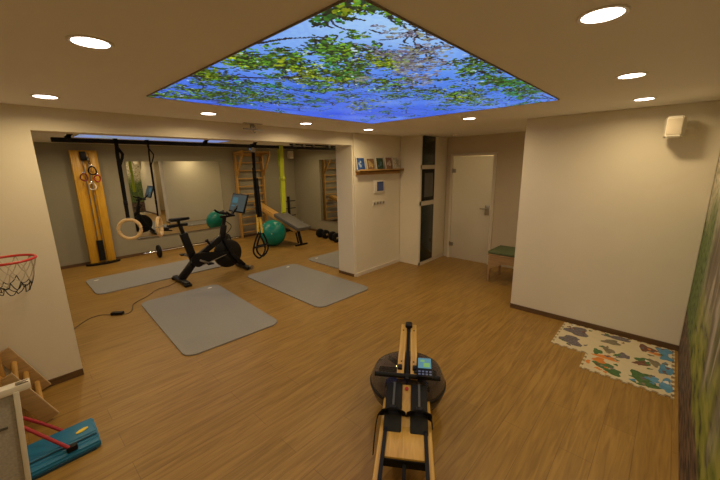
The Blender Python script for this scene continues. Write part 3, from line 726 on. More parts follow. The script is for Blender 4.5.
# ------------------------------------------------------------------ exercise bike
t = thing('exercise_bike', 'black exercise bike with tilted screen standing in the middle of the gym', 'exercise bike', (-1.6, 2.07, 0))
ox = 1.6
def Bx(x, y, z): return (x + ox, y, z)
b = MB(); b.bar(Bx(-2.16, -0.30, 0.045), Bx(-2.16, 0.30, 0.045), 0.09, 0.06, bev=0.015); rs = b.build('rear_stabilizer', 'black_metal', t)
for s in (-1, 1): MB().box(Bx(-2.16, s*0.29, 0.022), (0.11, 0.07, 0.044), bev=0.01).build('foot_pad', 'rubber', rs)
b = MB(); b.bar(Bx(-1.02, -0.27, 0.045), Bx(-1.02, 0.27, 0.045), 0.09, 0.06, bev=0.015); fs = b.build('front_stabilizer', 'black_metal', t)
for s in (-1, 1): MB().lathe([(0, -0.02), (0.045, -0.02), (0.045, 0.02), (0, 0.02)], Bx(-0.98, s*0.25, 0.045), 20, Matrix.Rotation(PI/2, 3, 'X')).build('transport_wheel', 'steel', fs)
b = MB()
b.bar(Bx(-2.16, 0, 0.06), Bx(-1.88, 0, 0.36), 0.10, 0.12, bev=0.02)       # rear leg to crank
b.bar(Bx(-1.90, 0, 0.30), Bx(-2.03, 0, 0.86), 0.07, 0.13, bev=0.02)       # seat tube
b.bar(Bx(-1.86, 0, 0.38), Bx(-1.34, 0, 0.70), 0.07, 0.11, bev=0.02)       # rising tube
b.bar(Bx(-1.38, 0, 0.60), Bx(-1.31, 0, 0.90), 0.08, 0.10, bev=0.02)       # head tube
for s in (-1, 1):
    b.bar(Bx(-1.36, s*0.075, 0.66), Bx(-1.24, s*0.075, 0.34), 0.03, 0.07, bev=0.008)
    b.bar(Bx(-1.26, s*0.075, 0.36), Bx(-1.02, s*0.075, 0.07), 0.03, 0.07, bev=0.008)
b.build('frame', 'black_metal', t)
b = MB(); 
RX = Matrix.Rotation(PI/2, 3, 'X')
b.lathe([(0, -0.03), (0.25, -0.03), (0.268, -0.018), (0.268, 0.018), (0.25, 0.03), (0, 0.03)], Bx(-1.29, 0, 0.35), 48, RX); fw = b.build('flywheel', 'black_metal', t)
MB().lathe([(0, -0.035), (0.09, -0.035), (0.09, 0.035), (0, 0.035)], Bx(-1.29, 0, 0.35), 24, RX).build('flywheel_hub', 'rubber', fw)
# belt guard
gp = []
for a in np.linspace(PI/2+0.1, 3*PI/2-0.1, 14): gp.append((-1.86+0.125*math.cos(a), 0.36+0.125*math.sin(a)))
for a in np.linspace(-PI/2, PI/2, 10): gp.append((-1.36+0.035*math.cos(a), 0.39+0.035*math.sin(a)))
b = MB(); mt_ = Matrix(((1, 0, 0, ox), (0, 0, 1, 0), (0, 1, 0, 0), (0, 0, 0, 1)))
b.prism(gp, -0.105, -0.055, mt_); bg = b.build('belt_guard', 'black', t)
b = MB(); b.bar((ox-1.82, -0.107, 0.255), (ox-1.37, -0.107, 0.362), 0.004, 0.014); b.build('grey_trim_line', 'steel', bg)
for s, a in ((-1, 0.5), (1, 0.5 + PI)):
    ca, sa = math.cos(a), math.sin(a)
    c = MB().bar(Bx(-1.86, s*0.125, 0.36), Bx(-1.86+0.17*ca, s*0.135, 0.36-0.17*sa), 0.02, 0.032, bev=0.005).build('crank_arm', 'steel', t)
    MB().box(Bx(-1.86+0.17*ca, s*0.19, 0.36-0.17*sa), (0.10, 0.09, 0.025), bev=0.006).build('pedal', 'black', c)
b = MB(); b.bar(Bx(-2.03, 0, 0.84), Bx(-2.06, 0, 0.99), 0.045, 0.06, bev=0.01); b.bar(Bx(-2.26, 0, 1.0), Bx(-1.94, 0, 1.0), 0.05, 0.05, bev=0.01)
b.bar(Bx(-2.08, 0, 1.0), Bx(-2.08, 0, 1.075), 0.04, 0.05); b.build('seat_post', 'black_metal', t)
b = MB(); b.box(Bx(-2.28, 0, 0.99), (0.10, 0.20, 0.02), bev=0.004); b.bar(Bx(-2.22, -0.08, 0.94), Bx(-2.34, -0.08, 0.96), 0.03, 0.02); b.bar(Bx(-2.22, 0.08, 0.94), Bx(-2.34, 0.08, 0.96), 0.03, 0.02); b.build('weight_holder', 'black', t)
# saddle
so = [(-0.17, 0.0), (-0.16, 0.07), (-0.10, 0.095), (-0.03, 0.075), (0.05, 0.035), (0.14, 0.022), (0.165, 0.0), (0.14, -0.022), (0.05, -0.035), (-0.03, -0.075), (-0.10, -0.095), (-0.16, -0.07)]
b = MB(); b.prism(so, 0, 0.045, Matrix.Translation(Bx(-2.05, 0, 1.075)))
bmesh.ops.bevel(b.bm, geom=[e for e in b.bm.edges], offset=0.012, segments=3, affect='EDGES'); b.build('saddle', 'rubber', t)
# handlebars
b = MB(); b.bar(Bx(-1.33, 0, 0.86), Bx(-1.28, 0, 1.05), 0.05, 0.06, bev=0.01); b.bar(Bx(-1.36, 0, 1.05), Bx(-1.10, 0, 1.06), 0.05, 0.05, bev=0.01); b.build('handlebar_post', 'black_metal', t)
b = MB()
b.tube(bez([Bx(-1.35, -0.24, 1.16), Bx(-1.27, -0.24, 1.10), Bx(-1.20, -0.22, 1.08), Bx(-1.18, -0.1, 1.08), Bx(-1.18, 0.1, 1.08), Bx(-1.20, 0.22, 1.08), Bx(-1.27, 0.24, 1.10), Bx(-1.35, 0.24, 1.16)], 8), 0.018, 10)
b.tube(bez([Bx(-1.20, -0.10, 1.08), Bx(-1.31, -0.08, 1.13), Bx(-1.31, 0.08, 1.13), Bx(-1.20, 0.10, 1.08)], 6), 0.016, 10); b.build('handlebars', 'rubber', t)
MB().tube(bez([Bx(-1.30, -0.05, 0.98), Bx(-1.22, -0.10, 0.88), Bx(-1.27, -0.08, 0.78), Bx(-1.34, -0.04, 0.72)], 8), 0.006).build('cable', 'web', t)
MB().cyl(Bx(-1.60, -0.03, 0.56), Bx(-1.66, -0.03, 0.66), 0.02).cyl(Bx(-1.66, -0.03, 0.66), Bx(-1.67, -0.03, 0.68), 0.03).build('resistance_knob', 'black', t)
b = MB(); b.bar(Bx(-1.16, 0, 1.05), Bx(-0.98, 0, 1.25), 0.05, 0.03); b.build('screen_arm', 'black_metal', t)
ra = Euler((0, math.radians(20), 0)).to_matrix()
sc = MB().box(Bx(-0.98, 0, 1.27), (0.03, 0.57, 0.36), ra, 0.008).build('screen_housing', 'black', t)
b = MB().use('screen').box(Vector(Bx(-0.98, 0, 1.27)) + ra @ Vector((-0.0165, 0, 0)), (0.003, 0.53, 0.31), ra)
b.use('screen_mark').box(Vector(Bx(-0.98, 0, 1.27)) + ra @ Vector((-0.0185, 0.12, 0.05)), (0.002, 0.20, 0.11), ra)
b.box(Vector(Bx(-0.98, 0, 1.27)) + ra @ Vector((-0.0185, 0.15, -0.06)), (0.002, 0.14, 0.02), ra)
b.build('display', None, sc, False)

# cord across the floor
cp = [(-2.12, 2.28), (-2.35, 2.06), (-2.55, 2.02), (-2.76, 1.80), (-2.98, 1.62), (-3.06, 1.37), (-3.14, 1.30), (-3.27, 1.40), (-3.40, 1.52), (-3.54, 1.48), (-3.72, 1.26)]
t = thing('power_cord', 'thin dark power cord running from the bike across the gym floor', 'cord', (-3.27, 1.40, 0))
MB().tube(bez([(x+3.27, y-1.40, 0.006) for x, y in cp], 10), 0.0045, 8).build('cable', 'cord', t)
MB().box((0.04, -0.03, 0.021), (0.15, 0.06, 0.042), (0, 0, -0.7), 0.008).build('power_adapter', 'black', t)

# ------------------------------------------------------------------ rail with hangers
RY, RZ = 0.56, 2.225
t = thing('ceiling_rail', 'long black steel rail hung along the top of the gym opening', 'rail', (-1.7, RY, RZ))
MB().box((0, 0, 0), (3.84, 0.05, 0.045), bev=0.006).build('rail_tube', 'black_metal', t)
for x in (-1.78, -0.42, 0.28, 1.78):
    b = MB(); b.box((x, 0, 0.122), (0.03, 0.03, 0.205)); b.box((x, 0, 0.213), (0.14, 0.08, 0.012), bev=0.003); b.bar((x-0.03, 0, 0.02), (x+0.05, 0, 0.09), 0.03, 0.03); b.build('hanger', 'black_metal', t)
MB().box((1.38, 0.0, 0.048), (0.98, 0.035, 0.03), bev=0.005).build('trolley_bar', 'black_metal', t)
for x in (0.95, 1.15, 1.35, 1.7): MB().cyl((x, -0.03, 0.036), (x, 0.03, 0.036), 0.024).build('trolley_wheel', 'steel', t)

# gymnastic rings
def ring(x, z, face, lab, wd, upv):
    t = thing('gymnastic_ring', lab, 'gymnastic ring', (x, RY, RZ), 0, 'wooden gymnastic rings on black straps')
    dz = RZ - z; R0 = 0.110
    pts = []
    for a in np.linspace(0, 2*PI, 40, endpoint=False):
        pts.append((R0*math.cos(a)*math.cos(face), R0*math.cos(a)*math.sin(face), -dz + R0*math.sin(a)))
    MB().tube(pts, 0.019, 12, True).build('wood_ring', 'pine', t)
    b = MB()
    b.tube([(0, -0.034, 0.03), (0, -0.034, -0.04), (-0.004, -0.02, -0.14), (0, 0, -0.24), (0, 0, -dz + R0 + 0.02)], 0, flat=(wd, 0.006), up=upv)
    b.tube([(0.0, 0.034, 0.03), (0.012, 0.03, -0.05), (0.052, 0.01, -0.13), (0.040, 0.0, -0.17), (0.010, 0.006, -0.25), (0.006, 0.010, -dz + R0 + 0.02)], 0, flat=(wd * 0.8, 0.006), up=upv)
    b.tube([(0, -0.036, 0.029), (0, 0.036, 0.029)], 0, flat=(0.030, 0.006)); s = b.build('strap', 'web', t)
    MB().box((0, -0.004, -dz + 0.30), (wd + 0.006, 0.016, 0.05), bev=0.004).build('buckle', 'black', s)
ring(-3.10, 1.26, math.radians(-27), 'pale wooden gymnastic ring seen face on, left of the pair', 0.036, (0, -1, 0))
ring(-2.795, 1.245, math.radians(62), 'pale wooden gymnastic ring seen edge on, right of the pair, by the bike saddle', 0.016, (0, -1, 0))

# suspension trainer
t = thing('suspension_trainer', 'black and yellow suspension trainer straps with foot loops hanging in front of the teal ball', 'suspension trainer', (-1.47, RY, RZ))
b = MB(); b.tube([(0, -0.03, 0.02), (0, 0, -0.1), (0, 0, -0.35)], 0, flat=(0.03, 0.006), up=(0, -1, 0)); b.tube([(0, 0.03, 0.02), (0.02, 0, -0.1), (0.01, 0, -0.35)], 0, flat=(0.03, 0.006), up=(0, -1, 0)); b.tube([(0, -0.034, 0.029), (0, 0.034, 0.029)], 0, flat=(0.03, 0.006)); b.build('anchor_strap', 'web', t)
b = MB(); b.cyl((0, -0.03, -0.05), (0, 0.03, -0.05), 0.035); b.build('carabiner', 'steel', t)
b = MB(); b.bar((0.0, 0, -0.30), (0.005, 0, -1.02), 0.028, 0.045, up=(1, 0, 0)); b.bar((0.012, -0.03, -0.45), (0.03, -0.03, -1.02), 0.02, 0.04, up=(1, 0, 0)); b.build('main_strap', 'web', t)
for s in (-1, 1):
    y = MB().tube([(0.01+0.02*s, 0, -0.98), (0.012+0.035*s, -0.01, -1.27)], 0, flat=(0.035, 0.007), up=(0, -1, 0)).build('yellow_strap', 'yellow', t)
    b = MB(); c0 = Vector((0.012+0.045*s, -0.01+0.03*s, -1.25))
    pts = bez([c0, c0+Vector((-0.075, 0.01, -0.16)), c0+Vector((-0.095, 0.02, -0.30)), c0+Vector((0.0, 0.03, -0.40)), c0+Vector((0.095, 0.02, -0.30)), c0+Vector((0.075, 0.01, -0.16)), c0], 6)
    b.tube(pts[:-1], 0.013, 8, True); fl_ = b.build('foot_loop', 'web', t)
    MB().cyl(c0+Vector((-0.09, 0.014, -0.22)), c0+Vector((0.09, 0.014, -0.22)), 0.015).build('grip', 'rubber', fl_)
# lime resistance band
t = thing('resistance_band', 'lime green flat resistance band looped over the black rail', 'resistance band', (-1.0, RY, RZ))
b = MB(); b.tube([(0, -0.032, 0.03), (0, -0.032, -0.05), (0.005, -0.01, -0.40), (0.01, 0, -0.47)], 0, flat=(0.072, 0.004), up=(0, -1, 0)); b.tube([(0, 0.032, 0.03), (0, 0.03, -0.05), (0.005, 0.012, -0.40), (0.01, 0.01, -0.47)], 0, flat=(0.072, 0.004), up=(0, -1, 0))
b.tube([(0, -0.034, 0.028), (0, 0.034, 0.028)], 0, flat=(0.072, 0.004)); b.build('upper_loop', 'lime', t)
MB().lathe([(0, -0.035), (0.035, -0.03), (0.048, 0), (0.035, 0.03), (0, 0.035)], (0.01, 0.003, -0.47), 14).build('knot', 'lime', t)
b = MB(); b.tube([(0.01, -0.01, -0.47), (0.005, -0.012, -0.6), (-0.005, -0.008, -1.0), (-0.005, 0.004, -1.02), (-0.005, 0.016, -1.0), (0.005, 0.016, -0.6), (0.01, 0.012, -0.47)], 0, flat=(0.074, 0.004), up=(0, -1, 0.05)); b.build('lower_loop', 'lime', t)

# ------------------------------------------------------------------ speakers
def speaker(loc, rz, s, lab, arm, px=0.0):
    t = thing('wall_speaker', lab, 'speaker', loc, rz, None)
    # local +y points to the wall
    h = [(-0.085, 0.07), (-0.06, -0.085), (0.06, -0.085), (0.085, 0.07)]
    b = MB(); b.prism([(x*s, y*s) for x, y in h], -0.10*s, 0.10*s); bmesh.ops.bevel(b.bm, geom=b.bm.edges[:], offset=0.010*s, segments=2, affect='EDGES'); b.build('cabinet', 'white_plastic', t)
    MB().box((0, -0.088*s, 0), (0.112*s, 0.006, 0.15*s), bev=0.002).build('grille', 'net', t)
    b = MB(); b.bar((0, 0.06*s, 0), (px, arm-0.01, 0), 0.02, 0.03); b.box((px, arm-0.006, 0), (0.055, 0.012, 0.12), bev=0.003); b.build('wall_bracket', 'white_plastic', t)
speaker((0.28, -3.88, 2.23), math.radians(-90), 0.92, 'white box speaker on a bracket on the right wall near the mural', 0.181, 0.125)
speaker((2.12, 4.62, 2.28), math.radians(-20), 1.05, 'small white speaker high in the far corner of the gym', 0.19)

# ------------------------------------------------------------------ stool
t = thing('stool', 'small wooden bench stool with green seat cushion beyond the end of the right wall', 'stool', (1.53, -2.20, 0))
for sx in (-0.24, 0.24):
    for sy in (-0.32, 0.32): MB().box((sx, sy, 0.235), (0.035, 0.035, 0.47), bev=0.004).build('leg', 'wicker', t)
def apron(Lh):
    pts = [(-Lh, 0.46), (-Lh, 0.22)]
    for k in range(13):
        u = -1 + 2*k/12; pts.append((u*Lh*0.96, 0.22 + 0.12*(1-u*u)))
    return pts + [(Lh, 0.22), (Lh, 0.46)]
for sx in (-0.245, 0.245):
    b = MB(); b.prism(apron(0.33), -0.011, 0.011, Matrix(((0, 0, 1, sx), (1, 0, 0, 0), (0, 1, 0, 0), (0, 0, 0, 1)))); b.build('apron', 'wicker', t)
for sy in (-0.325, 0.325):
    b = MB(); b.prism(apron(0.25), -0.011, 0.011, Matrix(((1, 0, 0, 0), (0, 0, -1, sy), (0, 1, 0, 0), (0, 0, 0, 1)))); b.build('apron', 'wicker', t)
MB().box((0, 0, 0.47), (0.53, 0.70, 0.02), bev=0.004).build('seat_board', 'wicker', t)
MB().box((0, 0, 0.505), (0.53, 0.70, 0.05), bev=0.016, seg=3).build('cushion', 'green', t)

# ------------------------------------------------------------------ foam puzzle tiles
cream = mat('cream_foam', (0.62, 0.54, 0.36), 0.9, var=0.04)
PM = {'k': mat('print_grey', (0.15, 0.13, 0.14), 0.9, var=0.35, scale=60), 'g': mat('print_green', (0.07, 0.15, 0.05), 0.9, var=0.3, scale=50), 'o': mat('print_orange', (0.62, 0.22, 0.04), 0.9, var=0.1),
      'b': mat('print_blue', (0.10, 0.26, 0.42), 0.9, var=0.2, scale=30), 'n': mat('print_brown', (0.17, 0.08, 0.05), 0.9, var=0.3, scale=40), 't': mat('print_dusk', (0.20, 0.17, 0.11), 0.9, var=0.3, scale=50), 'w': mat('print_white', (0.7, 0.68, 0.62), 0.9, var=0.05)}
TS = 0.325
def jig_edge(p, q, sign, n=4):
    """square-ish tabs along p->q, bulging by sign"""
    p, q = Vector(p), Vector(q); d = (q - p); nrm = Vector((d.y, -d.x)).normalized() * 0.022; out = []
    for k in range(n):
        a = (k + 0.28) / n; c = (k + 0.72) / n
        base = p + d*(k/n)
        if k > 0: out.append(base)
        out += [p + d*a, p + d*(a-0.03) + nrm*sign, p + d*(c+0.03) + nrm*sign, p + d*c]
    return out
def blob(c, rx, ry, rot, rg, n=18):
    pts = []; ph = rg.uniform(0, 6)
    for k in range(n):
        a = 2*PI*k/n; rr = 1 + 0.22*math.sin(3*a+ph) + 0.12*math.sin(5*a+2*ph)
        x, y = rx*rr*math.cos(a), ry*rr*math.sin(a)
        pts.append((c[0]+x*math.cos(rot)-y*math.sin(rot), c[1]+x*math.sin(rot)+y*math.cos(rot)))
    return pts
def foam_tile(i, j, prints, lab, signs):
    # i along -X from the wall, j along -Y from the corridor end
    cx, cy = 0.42 - TS*(i+0.5), -3.215 - TS*(j+0.5)
    t = thing('puzzle_tile', lab, 'play mat', (cx, cy, 0), 0, 'foam puzzle tiles by the right wall')
    h = TS/2; cs = [(-h, -h), (h, -h), (h, h), (-h, h)]; poly = []
    for k in range(4):
        poly.append(Vector(cs[k])); 
        if signs[k]: poly += jig_edge(cs[k], cs[(k+1) % 4], signs[k])
    b = MB().use(cream); b.prism([(q.x, q.y) for q in poly], 0, 0.012)
    rg = random.Random(i*7+j*3+1)
    keys = [p_[0] for p_ in prints]
    prints = prints + [(rg.choice(keys + ['k', 'n', 't', 'g']), rg.uniform(-.13, .13), rg.uniform(-.12, .12), rg.uniform(.012, .03), rg.uniform(.01, .02), rg.uniform(0, 3)) for _ in range(9)]
    lim = h - 0.004
    for q, (kk, x, y, rx, ry, rot) in enumerate(prints):
        b.use(PM[kk]).prism([(min(max(px, -lim), lim), min(max(py, -lim), lim)) for px, py in blob((x, y), rx, ry, rot, rg)], 0.010, 0.0122 + 0.0001*q)
    b.build('foam_base', None, t, False)
# edge order: -Y, +X, +Y, -X ; +1 tabs bulge out, -1 sockets, 0 plain
foam_tile(0, 0, [('k', -0.02, 0.02, 0.12, 0.11, 0.2), ('w', 0.11, 0.09, 0.03, 0.02, 0)], 'cream foam puzzle tile with grey round print, against the wall at the corridor end', (0, -1, 1, 0))
foam_tile(1, 0, [('k', 0.03, 0.03, 0.12, 0.09, 0.6)], 'cream foam puzzle tile with grey print on the outer corridor end corner', (0, 0, 1, -1))
foam_tile(0, 1, [('k', 0.09, -0.02, 0.05, 0.12, 0.1), ('t', -0.06, 0.02, 0.06, 0.08, 0.4)], 'cream foam puzzle tile, middle one along the wall, with brown animal print', (0, -1, 0, 0))
foam_tile(1, 1, [('t', 0.05, 0.02, 0.07, 0.045, 0.7), ('g', -0.05, 0.10, 0.06, 0.04, 0), ('k', 0.02, -0.11, 0.06, 0.05, 0), ('o', -0.13, 0.02, 0.04, 0.1, 0)], 'cream foam puzzle tile at the very centre of the play mat with orange stripe', (0, 0, 0, 0))
foam_tile(2, 1, [('g', 0.02, 0.02, 0.06, 0.08, 0.3), ('g', -0.05, -0.07, 0.06, 0.06, 0.3), ('o', 0.10, 0.06, 0.06, 0.05, 0.2), ('o', 0.0, 0.14, 0.04, 0.02, 0)], 'cream foam puzzle tile with green tree print and orange corner on the outer edge', (0, 0, 1, -1))
foam_tile(0, 2, [('n', 0.02, 0.06, 0.08, 0.06, 0.3), ('o', -0.05, -0.02, 0.03, 0.05, 0), ('b', 0.06, -0.08, 0.09, 0.06, 0.0), ('b', -0.08, -0.10, 0.06, 0.05, 0)], 'cream foam puzzle tile with brown animal and blue water, in the wall and mural corner', (-1, -1, 0, 0))
foam_tile(1, 2, [('g', 0.04, 0.06, 0.07, 0.06, 0.1), ('n', -0.03, 0.08, 0.04, 0.06, 0.4), ('t', 0.06, -0.02, 0.07, 0.04, 0.3), ('b', 0.0, -0.10, 0.12, 0.05, 0), ('w', 0.08, -0.12, 0.025, 0.02, 0)], 'cream foam puzzle tile with green bush and blue strip, middle one of the mural end', (-1, 0, 0, 0))
foam_tile(2, 2, [('g', 0.03, 0.05, 0.10, 0.09, 0.1), ('g', -0.07, 0.0, 0.05, 0.08, 0.4), ('b', 0.02, -0.11, 0.13, 0.04, 0), ('b', 0.05, -0.02, 0.05, 0.05, 0), ('w', 0.07, -0.11, 0.025, 0.02, 0)], 'cream foam puzzle tile with big green bush and blue edge, outermost at the mural end', (-1, 0, 0, -1))

# ------------------------------------------------------------------ rowing machine
t = thing('rowing_machine', 'wooden water rowing machine with round smoked tank in the middle of the floor', 'rowing machine', (-2.14, -2.63, 0), math.radians(33.6))
# tank
b = MB(); prof = [(0, 0.07), (0.20, 0.07), (0.27, 0.11), (0.292, 0.17), (0.294, 0.22), (0.292, 0.25), (0.262, 0.315), (0.20, 0.345), (0.05, 0.355), (0, 0.355)]
b.lathe(prof, n=64); tk = b.build('water_tank', 'tank', t, loc=(0.085, 0, 0.022))
b = MB(); b.lathe([(0, 0.08), (0.195, 0.08), (0.262, 0.118), (0.283, 0.172), (0.284, 0.225), (0.0, 0.228)], n=56); b.build('water', 'water', tk)
MB().lathe([(0.292, 0.200), (0.302, 0.203), (0.302, 0.217), (0.292, 0.220)], n=64).build('tank_seam', 'black', tk)
b = MB().cyl((0, 0, 0.10), (0, 0, 0.33), 0.025)
for k in range(4):
    a = k*PI/4; b.bar((-0.22*math.cos(a), -0.22*math.sin(a), 0.27), (0.22*math.cos(a), 0.22*math.sin(a), 0.27), 0.006, 0.07)
b.build('paddle', 'black', tk)
# rails
for s in (-1, 1):
    r = MB().bar((0.40, s*0.15, 0.17), (-1.50, s*0.15, 0.26), 0.035, 0.09, bev=0.006).build('side_rail', 'ash', t)
    MB().bar((-0.42, s*0.128, 0.262), (-1.46, s*0.128, 0.312), 0.022, 0.012).build('seat_track', 'black', r)
    r2 = MB().box((0.40, s*0.045, 0.22), (0.09, 0.03, 0.44), bev=0.006).build('front_leg', 'ash', t)
    MB().box((0.40, s*0.045, 0.006), (0.10, 0.04, 0.012)).build('floor_pad', 'rubber', r2)
MB().bar((0.40, -0.17, 0.12), (0.40, 0.17, 0.12), 0.05, 0.08, bev=0.005).build('front_crossmember', 'ash', t)
b = MB(); b.box((-1.46, 0, 0.12), (0.035, 0.34, 0.24), bev=0.006); b.build('rear_leg', 'ash', t)
# top deck boards, belt and pulley
for s in (-1, 1):
    d_ = MB().bar((-0.15, s*0.050, 0.423), (0.525, s*0.042, 0.479), 0.052, 0.05, bev=0.006).build('top_deck', 'ash', t)
    MB().box((-0.085, s*0.055, 0.445), (0.05, 0.035, 0.05), (0, -0.08, 0), 0.008).build('deck_clip', 'black', d_)
    for x in (-0.01, 0.42): MB().cyl((x, s*0.046, 0.455+0.083*x), (x, s*0.046, 0.463+0.083*x), 0.007, n=12).build('bolt', 'black', d_)
MB().bar((-0.20, 0, 0.44), (0.46, 0, 0.492), 0.026, 0.006).build('drive_belt', 'web', t)
b = MB().box((0.50, 0, 0.492), (0.085, 0.062, 0.066), bev=0.014); b.build('pulley_block', 'black', t)
# handle on its rest
b = MB().cyl((-0.155, -0.235, 0.435), (-0.155, 0.235, 0.435), 0.017, n=18); b.build('pull_handle', 'rubber', t)
# monitor
m0 = MB().bar((-0.11, -0.135, 0.455), (0.055, -0.135, 0.505), 0.115, 0.03, bev=0.008).build('monitor', 'black', t, loc=(-0.075, 0.01, -0.005))
b = MB().use('lcd').bar((-0.045, -0.135, 0.4915), (0.042, -0.135, 0.5178), 0.095, 0.002)
b.use('lcd_mark').bar((-0.035, -0.150, 0.4957), (0.0, -0.150, 0.5063), 0.045, 0.002).bar((0.008, -0.12, 0.5087), (0.026, -0.12, 0.5142), 0.03, 0.002)
b.build('lcd_screen', None, m0, False)
b = MB()
for k in range(4):
    for q in range(2): b.box((-0.095+0.022*q, -0.175+0.026*k, 0.4765+0.0067*q), (0.012, 0.016, 0.003), (0, -0.3, 0))
b.build('buttons', 'steel', m0, False)
MB().bar((-0.05, -0.06, 0.45), (-0.05, -0.10, 0.465), 0.03, 0.02).build('monitor_arm', 'black', m0)
# foot boards
fb = MB().bar((-0.18, 0, 0.375), (-0.46, 0, 0.235), 0.27, 0.02, bev=0.004).build('foot_board', 'ash', t)
for s in (-1, 1):
    c = 0.086*s
    p = MB().bar((-0.19, c, 0.392), (-0.41, c, 0.282), 0.112, 0.02, bev=0.006).build('foot_plate', 'rubber', fb)
    b = MB(); b.bar((-0.195, c, 0.405), (-0.35, c*1.02, 0.327), 0.014, 0.004); b.build('scale_strip', 'niche', p)
    h = MB().bar((-0.37, c, 0.305), (-0.50, c, 0.250), 0.116, 0.018, bev=0.008).build('heel_rest', 'rubber', fb)
    MB().bar((-0.495, c, 0.246), (-0.53, c, 0.231), 0.112, 0.022, bev=0.004).build('heel_block', 'ash', h)
    pts = bez([(-0.375, c-0.062, 0.28), (-0.385, c-0.05, 0.335), (-0.388, c, 0.35), (-0.385, c+0.05, 0.335), (-0.375, c+0.062, 0.28)], 6)
    st = MB().tube(pts, 0, flat=(0.05, 0.008), up=(0.4, 0, 1)).build('foot_strap', 'web', fb)
    MB().box((-0.388, c, 0.358), (0.03, 0.04, 0.012), bev=0.003).build('strap_buckle', 'black', st)
MB().tube(bez([(-0.37, 0.14, 0.29), (-0.40, 0.185, 0.29), (-0.47, 0.20, 0.20), (-0.53, 0.205, 0.10)], 6), 0, flat=(0.03, 0.005), up=(0, 1, 0)).build('loose_strap_end', 'web', fb)
MB().tube(bez([(-0.37, -0.14, 0.29), (-0.40, -0.165, 0.29), (-0.45, -0.172, 0.27)], 6), 0, flat=(0.03, 0.005), up=(0, 1, 0)).build('loose_strap_end', 'web', fb)
b = MB().cyl((-0.215, 0, 0.373), (-0.218, 0, 0.379), 0.013, n=18); b.build('red_badge', 'red', fb)
MB().bar((-0.42, 0, 0.245), (-0.70, 0, 0.262), 0.235, 0.02, bev=0.004).build('deck_plate', 'ash', t)
MB().bar((-0.70, 0, 0.235), (-1.45, 0, 0.265), 0.02, 0.01).build('bungee_cord', 'web', t)
MB().bar((-0.702, -0.13, 0.235), (-0.702, 0.13, 0.235), 0.012, 0.05).build('stop_bar', 'black', t)
b = MB().box((-1.22, 0, 0.345), (0.22, 0.30, 0.05), bev=0.02); b.build('seat', 'rubber', t)

# ------------------------------------------------------------------ children's corner on the left
t = thing('climbing_triangle', 'low wooden climbing ladder leaning beside the left wall behind the blue box', 'climbing frame', (-4.03, -0.30, 0))
for y in (0.255, -0.285):
    a_, b_ = Vector((-0.045, y, 0.02)), Vector((-0.235, y, 0.47))
    sb = MB().bar(a_, b_, 0.022, 0.10, up=(0.9, 0, 0.42), bev=0.003).build('side_board', 'ply', t)
    nn = Vector((0.921, 0, 0.389))*0.052
    MB().bar(a_ + nn, b_ + nn, 0.024, 0.006, up=(0.9, 0, 0.42)).build('pale_edge', 'ply_edge', sb)
    MB().box((-0.275, y, 0.40), (0.06, 0.030, 0.80), bev=0.004).build('upright_post', 'beech', t)
for f in (0.18, 0.45, 0.72): MB().cyl((-0.045-0.19*f, -0.28, 0.02+0.45*f), (-0.045-0.19*f, 0.25, 0.02+0.45*f), 0.019).build('rung', 'beech_y', t)
for z in (0.25, 0.50, 0.75): MB().cyl((-0.275, -0.28, z), (-0.275, 0.25, z), 0.019).build('crossbar', 'beech_y', t)
for y in (0.255, -0.285):
    MB().bar((-0.80, y, 0.02), (-0.30, y, 0.78), 0.022, 0.09, up=(-0.83, 0, 0.55), bev=0.003).build('rear_board', 'ply', t)
# blue case
t = thing('step_platform', 'blue plastic step platform with black clip and red tube handle on the floor', 'step platform', (-4.20, -1.065, 0), math.radians(0))
prof = [(-0.135, 0.0), (-0.135, 0.045), (-0.12, 0.060), (-0.085, 0.064), (-0.07, 0.098), (0.09, 0.112), (0.12, 0.10), (0.13, 0.06), (0.13, 0.0)]
b = MB(); b.prism(prof, -0.34, 0.34, Matrix(((0, 0, 1, 0), (1, 0, 0, 0), (0, 1, 0, 0), (0, 0, 0, 1)))); bmesh.ops.bevel(b.bm, geom=b.bm.edges[:], offset=0.010, segments=3, affect='EDGES')
sp_ = b.build('moulded_body', 'blue', t)
MB().box((0.0, -0.073, 0.080), (0.64, 0.010, 0.018), bev=0.003).build('dark_groove', 'navy', t)
MB().box((0.0, -0.126, 0.012), (0.62, 0.03, 0.022), bev=0.003).build('dark_foot', 'navy', t)
MB().prism([(0.05*math.cos(a), 0.022*math.sin(a)) for a in np.linspace(0, 2*PI, 20, endpoint=False)], 0, 0.004, Matrix.Translation((0.262, 0.0, 0.1035)) @ Matrix.Rotation(0.3, 4, 'Z') @ Matrix.Diagonal((0.75, 0.75, 1, 1))).build('yellow_emblem', 'logo_yellow', sp_)
MB().box((0.19, -0.105, 0.078), (0.06, 0.045, 0.04), bev=0.010).build('black_clip', 'black', t)
MB().tube(bez([(0.18, -0.115, 0.085), (0.08, -0.03, 0.19), (-0.02, 0.045, 0.30), (-0.10, 0.11, 0.36), (-0.10, 0.17, 0.36), (-0.02, 0.165, 0.30), (0.08, 0.15, 0.19), (0.165, 0.11, 0.10)], 6), 0.011, 10).build('red_handle_tube', 'red', t)
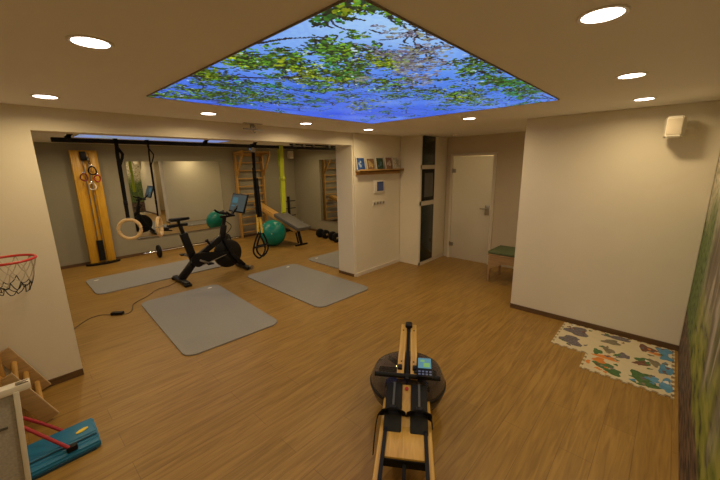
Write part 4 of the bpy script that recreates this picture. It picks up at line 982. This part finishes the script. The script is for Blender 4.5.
# leaning mesh panel
t = thing('mesh_screen', 'white framed grey mesh screen standing at the lower left edge', 'screen', (-4.24, -1.52, 0))
b = MB(); b.bar((0.005, 0, 0.0), (0.066, 0, 0.79), 0.05, 0.024, up=(1, 0, 0), bev=0.005); b.build('post', 'white_plastic', t)
b = MB(); b.bar((-0.90, 0, 0.80), (0.125, 0.01, 0.80), 0.06, 0.04, bev=0.006); tr = b.build('top_rail', 'white_plastic', t)
MB().box((0.095, 0.0, 0.823), (0.05, 0.03, 0.008), bev=0.002).build('latch', 'steel', tr)
b = MB(); b.bar((-0.93, 0, 0.0), (-0.88, 0, 0.79), 0.05, 0.03, up=(1, 0, 0), bev=0.005); b.build('post', 'white_plastic', t)
mt2 = Matrix(((1, 0, 0, 0), (0, 0, 1, 0), (0, 1, 0, 0), (0, 0, 0, 1)))
MB().prism([(-0.90, 0.06), (0.0, 0.06), (0.056, 0.775), (-0.87, 0.775)], 0.002, 0.010, mt2).build('grey_mesh', 'mesh_grey', t, False)
MB().bar((-0.90, -0.003, 0.62), (0.005, -0.003, 0.60), 0.006, 0.012).build('mesh_seam', 'niche', t)
# basketball hoop
t = thing('basketball_hoop', 'small red basketball rim with loose net before the left wall pier', 'basketball hoop', (-4.10, -0.47, 1.30))
RR = 0.155
MB().tube([(RR*math.cos(a), RR*math.sin(a), 0) for a in np.linspace(0, 2*PI, 44, endpoint=False)], 0.009, 10, True).build('rim', 'rim_red', t)
b = MB(); b.bar((-RR, -0.05, 0), (-0.42, -0.05, -0.01), 0.02, 0.02); b.bar((-RR, 0.05, 0), (-0.42, 0.05, -0.01), 0.02, 0.02); b.bar((-RR-0.01, 0, -0.01), (-0.42, 0, -0.12), 0.02, 0.02); b.build('bracket', 'rim_red', t)
MB().box((-0.435, 0, 0.10), (0.03, 0.75, 0.55), bev=0.008).build('backboard', 'white_plastic', t)
MB().bar((-0.44, 0.10, 0.02), (-0.44, 0.468, 0.02), 0.05, 0.05, bev=0.005).build('wall_arm', 'black_metal', t)
rg = random.Random(4)
b = MB(); bk = MB()
NN = 10
def npt(k, lv):
    a = 2*PI*(k + 0.5*(lv % 2))/NN; r_ = [RR, 0.135, 0.11, 0.095, 0.085][lv]; z_ = [0, -0.085, -0.16, -0.20, -0.24][lv]
    return Vector((r_*math.cos(a) + (0.012*math.sin(7*k+lv) if lv > 1 else 0), r_*math.sin(a) + (0.012*math.cos(5*k) if lv > 1 else 0), z_ + (0.018*math.sin(3*k+lv) if lv > 1 else 0)))
for lv in range(4):
    dst = b if lv < 2 else bk
    for k in range(NN):
        p0 = npt(k, lv)
        for k2 in ((k, k-1) if lv % 2 == 0 else (k, k+1)):
            p1 = npt(k2 % NN if True else k2, lv+1)
            md = (p0+p1)/2 + Vector((0, 0, -0.01)); dst.tube(bez([p0, md, p1], 4), 0.003, 6)
n1 = b.build('net', 'net', t); bk.build('net_lower', 'net_black', t)
